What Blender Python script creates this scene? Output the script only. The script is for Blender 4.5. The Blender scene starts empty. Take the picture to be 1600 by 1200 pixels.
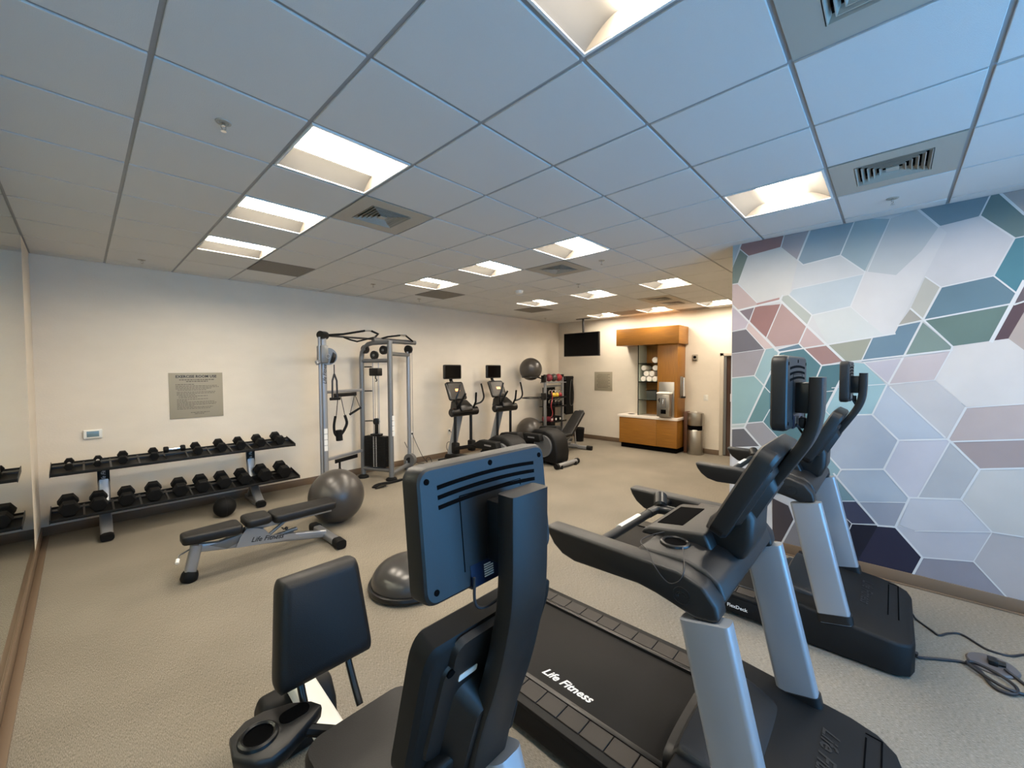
import bpy, bmesh, math, random
from mathutils import Vector, Matrix, Euler
S = bpy.context.scene
COL = S.collection
R = math.radians
PI = math.pi
rnd = random.Random(7)
G = .6096          # ceiling grid module
H = 3.048          # ceiling height
# ------------------------------------------------------------------ camera, light, exposure
cam_d = bpy.data.cameras.new('camera')
cam = bpy.data.objects.new('camera', cam_d)
COL.objects.link(cam)
cam_d.sensor_fit = 'HORIZONTAL'
cam_d.sensor_width = 36
cam_d.lens = 634.2472 / 1600 * 36
cam_d.shift_x = .005656
cam_d.clip_start = .02
cm = Matrix(((0.6894557, 0.0284176, -0.7237701), (-0.7243108, 0.0202035, -0.6891775), (-0.0049620, 0.9993919, 0.0345126))).to_4x4()
cm.translation = Vector((-0.2325, -0.9418, 1.7874))
cam.matrix_world = cm
S.camera = cam
S.view_settings.view_transform = 'Standard'
S.view_settings.look = 'None'
S.view_settings.gamma = 1
S.view_settings.use_curve_mapping = False
S.view_settings.exposure = 2.6
S.render.film_transparent = False
S.cycles.use_denoising = True
S.cycles.max_bounces = 8
S.cycles.diffuse_bounces = 5
S.cycles.sample_clamp_indirect = 6
LAMP = 13.0                      # luminance of the ceiling troffer lenses
LAMP_COL = (1.0, .88, .72)
SKY_COL = (.12, .48, 1.0)
SKY = 1.65
W = bpy.data.worlds.new('sky')
S.world = W
W.use_nodes = True
W.node_tree.nodes['Background'].inputs[0].default_value = (*SKY_COL, 1)
W.node_tree.nodes['Background'].inputs[1].default_value = SKY
WIN = [(.35, 1.7), (1.9, 3.25)]      # window openings along X in the wall behind the camera
WY, WZ0, WZ1 = -3.1, .35, 2.65
for a, b in WIN:
    ld = bpy.data.lights.new('window_daylight', 'AREA')
    ld.shape = 'RECTANGLE'
    ld.size, ld.size_y = b - a - .02, WZ1 - WZ0 - .02
    ld.cycles.is_portal = True
    lo = bpy.data.objects.new('window_daylight', ld)
    lo.location = ((a + b) / 2, WY + .0, (WZ0 + WZ1) / 2)
    lo.rotation_euler = (R(90), 0, R(180))
    COL.objects.link(lo)

# ------------------------------------------------------------------ materials
def lin(c):
    return tuple(((x / 255) / 12.92 if x / 255 <= .04045 else ((x / 255 + .055) / 1.055) ** 2.4) for x in c)

def mat(name, c, rough=.6, metal=0., spec=.5, bump=0., bscale=60., var=0., vscale=20., stretch=None, emit=None, coat=0.):
    m = bpy.data.materials.new(name)
    m.use_nodes = True
    nt = m.node_tree
    b = nt.nodes['Principled BSDF']
    col = lin(c)
    b.inputs['Base Color'].default_value = (*col, 1)
    b.inputs['Roughness'].default_value = rough
    b.inputs['Metallic'].default_value = metal
    b.inputs['Specular IOR Level'].default_value = spec
    b.inputs['Coat Weight'].default_value = coat
    if emit:
        b.inputs['Emission Color'].default_value = (*emit[0], 1)
        b.inputs['Emission Strength'].default_value = emit[1]
    if bump or var:
        tc = nt.nodes.new('ShaderNodeTexCoord')
        mp = nt.nodes.new('ShaderNodeMapping')
        nt.links.new(tc.outputs['Object'], mp.inputs[0])
        if stretch:
            mp.inputs['Scale'].default_value = stretch
    if bump:
        n = nt.nodes.new('ShaderNodeTexNoise')
        n.inputs['Scale'].default_value = bscale
        n.inputs['Detail'].default_value = 3
        bp = nt.nodes.new('ShaderNodeBump')
        bp.inputs['Strength'].default_value = bump
        bp.inputs['Distance'].default_value = .004
        nt.links.new(mp.outputs[0], n.inputs[0])
        nt.links.new(n.outputs[0], bp.inputs['Height'])
        nt.links.new(bp.outputs[0], b.inputs['Normal'])
    if var:
        n = nt.nodes.new('ShaderNodeTexNoise')
        n.inputs['Scale'].default_value = vscale
        n.inputs['Detail'].default_value = 4
        r = nt.nodes.new('ShaderNodeMapRange')
        r.inputs[1].default_value = .3
        r.inputs[2].default_value = .7
        r.inputs[3].default_value = 1 - var
        r.inputs[4].default_value = 1 + var
        mx = nt.nodes.new('ShaderNodeVectorMath')
        mx.operation = 'SCALE'
        mx.inputs[0].default_value = col
        nt.links.new(mp.outputs[0], n.inputs[0])
        nt.links.new(n.outputs[0], r.inputs[0])
        nt.links.new(r.outputs[0], mx.inputs['Scale'])
        nt.links.new(mx.outputs[0], b.inputs['Base Color'])
    return m

def wood_mat(name, c, axis='Z'):
    m = mat(name, c, .38, spec=.4)
    nt = m.node_tree
    b = nt.nodes['Principled BSDF']
    tc = nt.nodes.new('ShaderNodeTexCoord')
    mp = nt.nodes.new('ShaderNodeMapping')
    mp.inputs['Scale'].default_value = (40, 40, 1.2) if axis == 'Z' else (1.2, 1.2, 40)
    n = nt.nodes.new('ShaderNodeTexNoise')
    n.inputs['Scale'].default_value = 2.5
    n.inputs['Detail'].default_value = 5
    cr = nt.nodes.new('ShaderNodeValToRGB')
    l = lin(c)
    cr.color_ramp.elements[0].position = .3
    cr.color_ramp.elements[0].color = (l[0] * .78, l[1] * .74, l[2] * .7, 1)
    cr.color_ramp.elements[1].position = .7
    cr.color_ramp.elements[1].color = (l[0] * 1.15, l[1] * 1.12, l[2] * 1.1, 1)
    nt.links.new(tc.outputs['Object'], mp.inputs[0])
    nt.links.new(mp.outputs[0], n.inputs[0])
    nt.links.new(n.outputs[0], cr.inputs[0])
    nt.links.new(cr.outputs[0], b.inputs['Base Color'])
    return m

def carpet_mat():
    m = mat('carpet', (150, 142, 126), .95, spec=.1)
    nt = m.node_tree
    b = nt.nodes['Principled BSDF']
    tc = nt.nodes.new('ShaderNodeTexCoord')
    def noise(scale, vec, det=4):
        mp = nt.nodes.new('ShaderNodeMapping')
        mp.inputs['Scale'].default_value = vec
        n = nt.nodes.new('ShaderNodeTexNoise')
        n.inputs['Scale'].default_value = scale
        n.inputs['Detail'].default_value = det
        nt.links.new(tc.outputs['Object'], mp.inputs[0])
        nt.links.new(mp.outputs[0], n.inputs[0])
        return n
    a = noise(1, (430, 60, 1))
    c = noise(620, (1, 1, 1), 2)
    d = noise(1.1, (1, 1, 1), 2)
    mx = nt.nodes.new('ShaderNodeMath'); mx.operation = 'ADD'
    nt.links.new(a.outputs[0], mx.inputs[0]); nt.links.new(c.outputs[0], mx.inputs[1])
    m2 = nt.nodes.new('ShaderNodeMath'); m2.operation = 'MULTIPLY_ADD'
    m2.inputs[1].default_value = .25
    nt.links.new(d.outputs[0], m2.inputs[0]); nt.links.new(mx.outputs[0], m2.inputs[2])
    cr = nt.nodes.new('ShaderNodeValToRGB')
    cr.color_ramp.elements[0].position = .88
    cr.color_ramp.elements[0].color = (*lin((96, 90, 80)), 1)
    cr.color_ramp.elements[1].position = 1.38
    cr.color_ramp.elements[1].color = (*lin((152, 144, 130)), 1)
    mr = nt.nodes.new('ShaderNodeMapRange')
    mr.inputs[1].default_value = .75; mr.inputs[2].default_value = 1.5
    nt.links.new(m2.outputs[0], mr.inputs[0])
    cr.color_ramp.elements[0].position = .24
    cr.color_ramp.elements[1].position = .76
    nt.links.new(mr.outputs[0], cr.inputs[0])
    nt.links.new(cr.outputs[0], b.inputs['Base Color'])
    bp = nt.nodes.new('ShaderNodeBump')
    bp.inputs['Strength'].default_value = .5
    bp.inputs['Distance'].default_value = .004
    nt.links.new(mx.outputs[0], bp.inputs['Height'])
    nt.links.new(bp.outputs[0], b.inputs['Normal'])
    return m

def wall_mat(name, c):
    m = mat(name, c, .8, spec=.2, bump=.25, bscale=45, var=.025, vscale=3, stretch=(1, 1, 2))
    return m

M = dict(
    wall=wall_mat('wallpaper_beige', (213, 204, 189)),
    tile=mat('ceiling_tile_white', (208, 207, 204), .9, spec=.1, bump=.35, bscale=260),
    tee=mat('ceiling_tee', (150, 150, 150), .5),
    plenum=mat('plenum_dark', (90, 90, 90), .9),
    carpet=carpet_mat(),
    base=mat('vinyl_base', (104, 86, 68), .5),
    white=mat('white_metal', (225, 224, 220), .45),
    whitep=mat('white_plastic', (222, 220, 212), .4),
    grayp=mat('return_grille', (118, 112, 104), .7, bump=.4, bscale=400),
    vent=mat('vent_paint', (168, 162, 150), .5),
    dark=mat('dark_void', (7, 7, 8), .9, spec=.03),
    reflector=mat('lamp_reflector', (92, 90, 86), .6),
    endp=mat('lamp_end_plate', (104, 98, 90), .6),
    lens=mat('lamp_lens', (255, 250, 240), .5, emit=(LAMP_COL, LAMP)),
    blk=mat('black_plastic', (11, 11, 12), .45, spec=.5, bump=.12, bscale=900),
    blk2=mat('black_gloss_plastic', (7, 7, 8), .35, spec=.5),
    blkm=mat('black_matte', (9, 9, 9), .6, spec=.28, bump=.1, bscale=700),
    rub=mat('black_rubber', (9, 9, 9), .7, spec=.22),
    vinyl=mat('black_vinyl', (14, 13, 13), .5, spec=.4, bump=.25, bscale=350),
    silver=mat('silver_paint', (148, 149, 151), .34, metal=.55, spec=.5),
    silverd=mat('silver_grey_paint', (112, 113, 113), .4, metal=.45),
    alu=mat('brushed_aluminium', (150, 156, 163), .34, metal=.4),
    chrome=mat('chrome', (225, 225, 225), .12, metal=1.),
    steel=mat('brushed_steel', (170, 166, 158), .3, metal=.95, bump=.1, bscale=30, stretch=(20, 20, .5)),
    gball=mat('grey_vinyl_ball', (60, 56, 52), .33, spec=.5),
    bosu=mat('dark_grey_vinyl', (52, 50, 48), .28, spec=.55),
    mirror=mat('mirror_glass', (214, 222, 214), .015, metal=1.),
    mframe=mat('beige_paint', (214, 200, 184), .6),
    wood=wood_mat('maple_laminate', (146, 100, 38)),
    woodh=wood_mat('maple_laminate_crossgrain', (146, 100, 38), 'X'),
    counter=mat('white_counter', (226, 216, 205), .3),
    glass=mat('pale_green_glass', (190, 200, 188), .1, spec=.6),
    darkglass=mat('door_glass', (70, 52, 44), .12, spec=.6),
    towel=mat('white_towel', (240, 236, 228), .9, bump=.8, bscale=150),
    sign=mat('sign_taupe', (150, 142, 124), .5, spec=.4),
    ink=mat('sign_ink', (96, 88, 76), .6),
    screen=mat('screen_black', (4, 4, 5), .15, spec=.15),
    lcd=mat('lcd_blue_grey', (110, 132, 140), .2),
    belt=mat('running_belt', (17, 16, 16), .6, spec=.2, bump=.2, bscale=600, var=.08, vscale=6, stretch=(4, .4, 1)),
    tread=mat('foot_rail_rubber', (34, 29, 25), .55, spec=.4, bump=.2, bscale=500),
    letter=mat('light_lettering', (222, 222, 220), .4),
    letterd=mat('black_lettering', (16, 16, 18), .4),
    red=mat('red_rubber', (150, 36, 44), .5),
    redd=mat('dark_red_rubber', (112, 32, 46), .5),
    yellow=mat('yellow_rubber', (206, 170, 50), .5),
    label=mat('label_white', (214, 214, 210), .5),
    orange=mat('console_graphic', (206, 110, 60), .3, emit=((1, .35, .12), .5)),
    screenlit=mat('console_display', (58, 54, 50), .3, spec=.3),
    bluelab=mat('label_navy', (14, 26, 52), .35),
    cable=mat('black_cable', (26, 26, 30), .5),
    muralline=mat('mural_white_line', (190, 190, 188), .6),
    brownpanel=mat('corridor_brown', (104, 82, 70), .7),
)

# ------------------------------------------------------------------ mesh builder
def _frames(path, ref):
    n = len(path)
    out = []
    for i in range(n):
        if i == 0: t = path[1] - path[0]
        elif i == n - 1: t = path[-1] - path[-2]
        else: t = (path[i + 1] - path[i]).normalized() + (path[i] - path[i - 1]).normalized()
        out.append(t.normalized())
    fr = []
    if ref is not None:
        ref = Vector(ref)
        for t in out:
            u = (ref - t * ref.dot(t)).normalized()
            fr.append((u, t.cross(u)))
    else:
        t = out[0]
        a = Vector((0, 0, 1)) if abs(t.z) < .9 else Vector((1, 0, 0))
        u = (a - t * a.dot(t)).normalized()
        for t in out:
            u = (u - t * u.dot(t)).normalized()
            fr.append((u, t.cross(u)))
    return fr

class MB:
    def __init__(s):
        s.bm = bmesh.new()

    def _merge(s, t, bev=0, seg=2, M4=None):
        if bev:
            bmesh.ops.recalc_face_normals(t, faces=t.faces)
            es = [e for e in t.edges if len(e.link_faces) == 2 and e.calc_face_angle(0) > R(30)]
            bmesh.ops.bevel(t, geom=es, offset=bev, segments=seg, profile=.5, affect='EDGES', clamp_overlap=True)
        if M4 is not None:
            bmesh.ops.transform(t, matrix=M4, verts=t.verts)
        me = bpy.data.meshes.new('tmp')
        t.to_mesh(me)
        t.free()
        s.bm.from_mesh(me)
        bpy.data.meshes.remove(me)
        return s

    def box(s, x0, x1, y0, y1, z0, z1, bev=0, seg=2, M4=None):
        t = bmesh.new()
        v = [t.verts.new(p) for p in ((x0, y0, z0), (x1, y0, z0), (x1, y1, z0), (x0, y1, z0), (x0, y0, z1), (x1, y0, z1), (x1, y1, z1), (x0, y1, z1))]
        for f in ((0, 3, 2, 1), (4, 5, 6, 7), (0, 1, 5, 4), (1, 2, 6, 5), (2, 3, 7, 6), (3, 0, 4, 7)):
            t.faces.new([v[i] for i in f])
        return s._merge(t, bev, seg, M4)

    def obox(s, c, size, rot=(0, 0, 0), bev=0, seg=2):
        a, b, d = (x / 2 for x in size)
        return s.box(-a, a, -b, b, -d, d, bev, seg, Matrix.Translation(c) @ Euler(rot).to_matrix().to_4x4())

    def prism(s, pts, axis, a0, a1, bev=0, seg=2, M4=None):
        t = bmesh.new()
        def P(p, a):
            return (a, p[0], p[1]) if axis == 'x' else ((p[0], a, p[1]) if axis == 'y' else (p[0], p[1], a))
        A = [t.verts.new(P(p, a0)) for p in pts]
        B = [t.verts.new(P(p, a1)) for p in pts]
        t.faces.new(A)
        t.faces.new(B[::-1])
        n = len(pts)
        for i in range(n):
            t.faces.new((A[i], B[i], B[(i + 1) % n], A[(i + 1) % n]))
        bmesh.ops.recalc_face_normals(t, faces=t.faces)
        return s._merge(t, bev, seg, M4)

    def loft(s, rings, cap=True, bev=0):
        t = bmesh.new()
        V = [[t.verts.new(p) for p in r] for r in rings]
        n = len(V[0])
        for a, b in zip(V[:-1], V[1:]):
            for i in range(n):
                t.faces.new((a[i], a[(i + 1) % n], b[(i + 1) % n], b[i]))
        if cap:
            t.faces.new(V[0][::-1])
            t.faces.new(V[-1])
        bmesh.ops.recalc_face_normals(t, faces=t.faces)
        return s._merge(t, bev)

    def tube(s, path, r, n=10, ref=None, sec=None, closed=False, cap=True):
        path = [Vector(p) for p in path]
        fr = _frames(path, ref)
        rings = []
        for i, (p, (u, v)) in enumerate(zip(path, fr)):
            if sec:
                k = r[i] if isinstance(r, (list, tuple)) else r
                rings.append([p + u * a * k + v * b * k for a, b in sec])
            else:
                rr = r[i] if isinstance(r, (list, tuple)) else r
                rings.append([p + u * rr * math.cos(2 * PI * j / n) + v * rr * math.sin(2 * PI * j / n) for j in range(n)])
        if closed:
            rings.append(rings[0])
            return s.loft(rings, False)
        return s.loft(rings, cap)

    def lathe(s, prof, n=32, M4=None, c=(0, 0, 0)):
        t = bmesh.new()
        rings = []
        for r, z in prof:
            if r < 1e-5:
                rings.append([t.verts.new((0, 0, z))])
            else:
                rings.append([t.verts.new((r * math.cos(2 * PI * j / n), r * math.sin(2 * PI * j / n), z)) for j in range(n)])
        for a, b in zip(rings[:-1], rings[1:]):
            for j in range(n):
                k = (j + 1) % n
                if len(a) == 1 and len(b) == 1: continue
                if len(a) == 1: t.faces.new((a[0], b[k], b[j]))
                elif len(b) == 1: t.faces.new((a[j], a[k], b[0]))
                else: t.faces.new((a[j], a[k], b[k], b[j]))
        for q in (rings[0], rings[-1]):
            if len(q) > 1 and prof[0] != prof[-1]:
                try: t.faces.new(q)
                except ValueError: pass
        bmesh.ops.recalc_face_normals(t, faces=t.faces)
        T = Matrix.Translation(c) @ (M4 if M4 is not None else Matrix())
        return s._merge(t, 0, 2, T)

    def cyl(s, p0, p1, r, n=16, r2=None, bev=0):
        p0, p1 = Vector(p0), Vector(p1)
        d = p1 - p0
        L = d.length
        q = d.to_track_quat('Z', 'Y').to_matrix().to_4x4()
        r2 = r if r2 is None else r2
        prof = [(r, 0), (r2, L)] if not bev else [(r - bev, 0), (r, bev), (r2, L - bev), (r2 - bev, L)]
        return s.lathe(prof, n, q, p0)

    def sphere(s, c, r, sc=(1, 1, 1), n=32, lat=16, rot=(0, 0, 0)):
        prof = [(r * math.sin(PI * i / lat) if 0 < i < lat else 0, -r * math.cos(PI * i / lat)) for i in range(lat + 1)]
        return s.lathe(prof, n, Euler(rot).to_matrix().to_4x4() @ Matrix.Diagonal((*sc, 1)), c)

    def build(s, name, m, parent=None, loc=None, rot=None, ang=38, kind=None, label=None):
        bm = s.bm
        for f in bm.faces: f.smooth = True
        for e in bm.edges:
            if len(e.link_faces) == 2 and e.calc_face_angle(0) > R(ang): e.smooth = False
        me = bpy.data.meshes.new(name)
        bm.to_mesh(me)
        bm.free()
        me.materials.append(M[m] if isinstance(m, str) else m)
        o = bpy.data.objects.new(name, me)
        COL.objects.link(o)
        if parent is not None: o.parent = parent
        if loc: o.location = loc
        if rot: o.rotation_euler = rot
        if kind: o['kind'] = kind
        if label: o['label'] = label
        return o

def arc(c, r, a0, a1, n, plane='xz', y=0):
    out = []
    for i in range(n + 1):
        a = R(a0 + (a1 - a0) * i / n)
        p, q = c[0] + r * math.cos(a), c[1] + r * math.sin(a)
        out.append({'xz': (p, y, q), 'yz': (y, p, q), 'xy': (p, q, y)}[plane])
    return out

def rrect(w, h, r, n=4, cx=0, cy=0):
    pts = []
    for sx, sy, a0 in ((1, 1, 0), (-1, 1, 90), (-1, -1, 180), (1, -1, 270)):
        for i in range(n + 1):
            a = R(a0 + 90 * i / n)
            pts.append((cx + sx * (w / 2 - r) + r * math.cos(a), cy + sy * (h / 2 - r) + r * math.sin(a)))
    return pts

def spline(pts, n=6):
    P = [Vector(p) for p in pts]
    P = [P[0] * 2 - P[1]] + P + [P[-1] * 2 - P[-2]]
    out = []
    for i in range(1, len(P) - 2):
        for k in range(n):
            t = k / n
            a, b, c, d = P[i - 1:i + 3]
            out.append(.5 * ((2 * b) + (c - a) * t + (2 * a - 5 * b + 4 * c - d) * t * t + (3 * b - a - 3 * c + d) * t ** 3))
    out.append(P[-2])
    return out

def thing(name, label, cat, loc=(0, 0, 0), rz=0, group=None):
    o = bpy.data.objects.new(name, None)
    o.empty_display_size = .1
    COL.objects.link(o)
    o.location = loc
    o.rotation_euler = (0, 0, rz)
    return tag(o, label, cat, group)

def tag(o, label, cat, group=None):
    o['label'] = label
    o['category'] = cat
    if group: o['group'] = group
    return o

def kids(o):
    return [c for c in bpy.data.objects if c.parent == o]

def dup(root, label=None, loc=None, rz=None, group=None):
    kc = {}
    for o in bpy.data.objects:
        if o.parent: kc.setdefault(o.parent, []).append(o)
    def rec(o, par):
        c = o.copy()
        COL.objects.link(c)
        if par is not None: c.parent = par
        for k in kc.get(o, []): rec(k, c)
        return c
    r = rec(root, None)
    if label: r['label'] = label
    if loc: r.location = loc
    if rz is not None: r.rotation_euler = (0, 0, rz)
    if group: r['group'] = group
    return r

def text(name, body, size, m, parent, M4, shear=0, ext=.0006, bold=0, align='CENTER', space=1):
    c = bpy.data.curves.new(name, 'FONT')
    c.body = body
    c.size = size
    c.shear = shear
    c.extrude = ext
    c.offset = bold
    c.align_x = align
    c.align_y = 'CENTER'
    c.space_character = space
    c.resolution_u = 2
    c.materials.append(M[m])
    o = bpy.data.objects.new(name, c)
    COL.objects.link(o)
    me = bpy.data.meshes.new_from_object(o)
    bpy.data.objects.remove(o)
    me.name = name
    o = bpy.data.objects.new(name, me)
    COL.objects.link(o)
    o.parent = parent
    o.matrix_local = M4
    return o

def axes(x, y, z, o):
    """matrix whose local x, y, z run along the given vectors"""
    x, y, z = Vector(x).normalized(), Vector(y).normalized(), Vector(z).normalized()
    return Matrix(((x.x, y.x, z.x, o[0]), (x.y, y.y, z.y, o[1]), (x.z, y.z, z.z, o[2]), (0, 0, 0, 1)))
MP=[([(201,2995),(134,2918),(220,2657),(273,2658),(275,2828)],(120,132,124)),([(278,3076),(196,3058),(275,2828)],(170,182,188)),([(131,2917),(-145,2949),(-281,2789),(-219,2489),(-140,2469),(48,2445),(220,2657)],(200,201,200)),([(199,3058),(-172,3062),(-145,2949),(131,2917),(201,2995)],(150,118,116)),([(-172,3062),(-372,3068),(-278,2799),(-145,2948)],(160,155,160)),([(-372,3068),(-683,3075),(-586,2785),(-320,2747),(-278,2799)],(140,158,170)),([(-683,3075),(-901,3019),(-750,2615),(-586,2783)],(148,166,174)),([(-901,3019),(-1056,3060),(-1179,2888),(-1072,2682),(-945,2551),(-750,2615)],(180,186,190)),([(-320,2747),(-586,2783),(-750,2615),(-751,2593),(-250,2533),(-281,2789)],(195,199,203)),([(-250,2533),(-751,2593),(-664,2325),(-395,2276),(-219,2489)],(180,192,202)),([(-395,2276),(-664,2325),(-779,2182),(-877,2067),(-716,2039),(-506,2010)],(196,202,204)),([(-750,2615),(-945,2551),(-1089,2719),(-1179,2888),(-1223,2831),(-945,2073),(-877,2067),(-779,2182),(-664,2325)],(202,203,206)),([(-1389,2915),(-1555,2713),(-1464,2460),(-1200,2416),(-1115,2510),(-1223,2830),(-1181,2889)],(196,197,202)),([(-1059,3054),(-1442,3075),(-1388,2915),(-1181,2890)],(118,138,150)),([(-1442,3075),(-1473,3066),(-1594,2877),(-1597,2719),(-1555,2713),(-1388,2915)],(100,122,124)),([(-1473,3066),(-1589,3084),(-1594,2877)],(165,160,160)),([(-1555,2713),(-1597,2719),(-1606,2375),(-1579,2320),(-1464,2461)],(75,125,140)),([(-1114,2510),(-1200,2416),(-1109,2176),(-1035,2266)],(178,178,172)),([(-1035,2266),(-1107,2175),(-965,2135)],(160,158,152)),([(-1200,2415),(-1464,2461),(-1579,2320),(-1551,2248),(-1111,2174)],(98,125,140)),([(-1111,2164),(-1549,2241),(-1468,1987),(-1271,1954)],(98,120,116)),([(-1563,2240),(-1609,2257),(-1611,2184),(-1544,1997),(-1474,1987)],(88,70,76)),([(-1611,2184),(-1544,1997),(-1617,1911)],(172,160,155)),([(-1579,2297),(-1606,2366),(-1609,2262),(-1569,2248)],(100,90,96)),([(-969,2133),(-1100,2156),(-1006,1881),(-744,1841),(-809,2049),(-945,2068)],(105,130,148)),([(-1106,2151),(-1269,1949),(-1267,1919),(-1009,1887)],(118,136,132)),([(-511,2004),(-806,2044),(-744,1855),(-625,1847)],(150,153,142)),([(-349,1970),(-509,1993),(-626,1852),(-473,1814)],(150,122,120)),([(-166,2478),(-216,2483),(-395,2279),(-359,2182),(-159,2442)],(168,174,170)),([(273,2651),(223,2650),(49,2445),(49,2419),(210,2390),(270,2444)],(185,168,166)),([(49,2436),(-140,2469),(-140,2444),(49,2417)],(168,135,132)),([(199,2375),(68,2400),(111,2266)],(128,118,126)),([(63,2405),(-160,2405),(-38,2092),(107,2255)],(146,112,110)),([(-156,2418),(-354,2183),(-300,2022),(-114,2000),(-42,2092)],(166,142,140)),([(116,2245),(-95,1993),(-26,1983),(134,2189)],(196,178,176)),([(270,2422),(210,2372),(117,2258),(144,2196),(267,2172)],(184,176,186)),([(266,2166),(138,2183),(-26,1977),(264,1945)],(108,106,114)),([(-359,2171),(-502,2005),(-345,1982),(-298,2022)],(185,165,165)),([(-132,1968),(-303,2022),(-345,1980),(-145,1947)],(100,125,142)),([(264,1948),(-26,1983),(59,1725),(260,1697)],(148,144,150)),([(-31,1976),(-95,1986),(-141,1935),(-72,1763),(-25,1630),(53,1720)],(145,172,178)),([(-143,1935),(-343,1976),(-471,1814),(-438,1704),(-376,1406),(-67,1386),(-70,1562),(-25,1624),(-72,1763)],(82,118,128)),([(-473,1814),(-660,1846),(-450,1275),(-376,1406),(-438,1704)],(76,112,122)),([(-668,1840),(-761,1828),(-905,1649),(-822,1394),(-660,1376),(-554,1099),(-421,1053),(-450,1269)],(146,178,188)),([(-769,1830),(-1004,1866),(-917,1658)],(180,178,190)),([(-1006,1871),(-1261,1916),(-1181,1695),(-921,1655)],(184,176,180)),([(-925,1649),(-1179,1692),(-1347,1487),(-1260,1232),(-1239,1245)],(184,184,188)),([(-909,1644),(-947,1623),(-1246,1240),(-992,1191),(-825,1402)],(172,182,196)),([(-1272,1953),(-1544,1997),(-1617,1911),(-1626,1529),(-1354,1488),(-1185,1692)],(202,200,200)),([(-1354,1483),(-1627,1527),(-1633,1274),(-1287,1215),(-1260,1232)],(176,165,165)),([(-1289,1215),(-1633,1274),(-1638,1067),(-1430,1024)],(156,144,145)),([(-660,1373),(-819,1390),(-984,1190),(-902,939),(-625,890),(-495,1062)],(160,170,184)),([(-992,1191),(-1260,1232),(-1271,1213),(-1109,740),(-1061,730),(-904,942)],(184,186,198)),([(-1274,1213),(-1427,1023),(-1342,775),(-1109,740)],(170,174,180)),([(-634,886),(-902,930),(-1058,729),(-1044,684),(-742,622),(-598,810)],(158,170,184)),([(-742,622),(-1044,684),(-978,469),(-878,448)],(144,150,164)),([(-496,1051),(-621,889),(-591,815),(-500,828)],(130,160,170)),([(-500,828),(-596,798),(-725,630),(-522,585)],(112,140,150)),([(-522,579),(-728,624),(-863,459),(-708,423),(-592,507)],(62,64,84)),([(-420,514),(-592,507),(-708,421),(-687,346),(-760,106),(-507,107)],(58,56,66)),([(-703,415),(-878,448),(-752,103),(-674,124),(-691,365)],(26,26,40)),([(-878,448),(-984,455),(-1141,261),(-1093,102),(-752,103)],(40,40,60)),([(-1432,1019),(-1638,1063),(-1650,569),(-1501,564),(-1344,776)],(186,186,186)),([(-1062,720),(-1337,769),(-1501,564),(-1100,465),(-1006,487)],(184,187,196)),([(-1006,477),(-1100,465),(-1501,564),(-1416,319),(-1144,262),(-983,468)],(176,178,188)),([(-1148,258),(-1416,311),(-1588,93),(-1097,93)],(136,136,148)),([(-1501,564),(-1650,568),(-1662,75),(-1588,93),(-1416,319)],(170,168,172)),([(260,1697),(64,1712),(-20,1624),(120,1237),(254,1216)],(138,168,172)),([(-31,1624),(-70,1562),(-72,1386),(-22,1269),(114,1244)],(100,134,138)),([(254,1219),(120,1237),(142,1183),(254,1166)],(180,190,190)),([(253,1159),(145,1183),(-1,1014),(251,972)],(102,102,108)),([(131,1194),(114,1238),(-20,1262),(-145,1123),(-67,1007),(-12,1016)],(150,148,152)),([(-145,1123),(-22,1269),(-72,1386),(-376,1406),(-450,1269),(-421,1053),(-200,931),(-67,1007)],(88,122,130)),([(-67,1007),(-495,1062),(-522,585),(-420,514),(-205,590),(-101,537)],(150,165,175)),([(251,966),(-67,1007),(-101,537),(-124,96),(240,93)],(205,208,214)),([(-112,520),(-243,474),(-286,348),(-187,83),(-118,95)],(72,66,70)),([(-291,343),(-527,303),(-531,78),(-198,86)],(128,126,130))]
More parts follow.
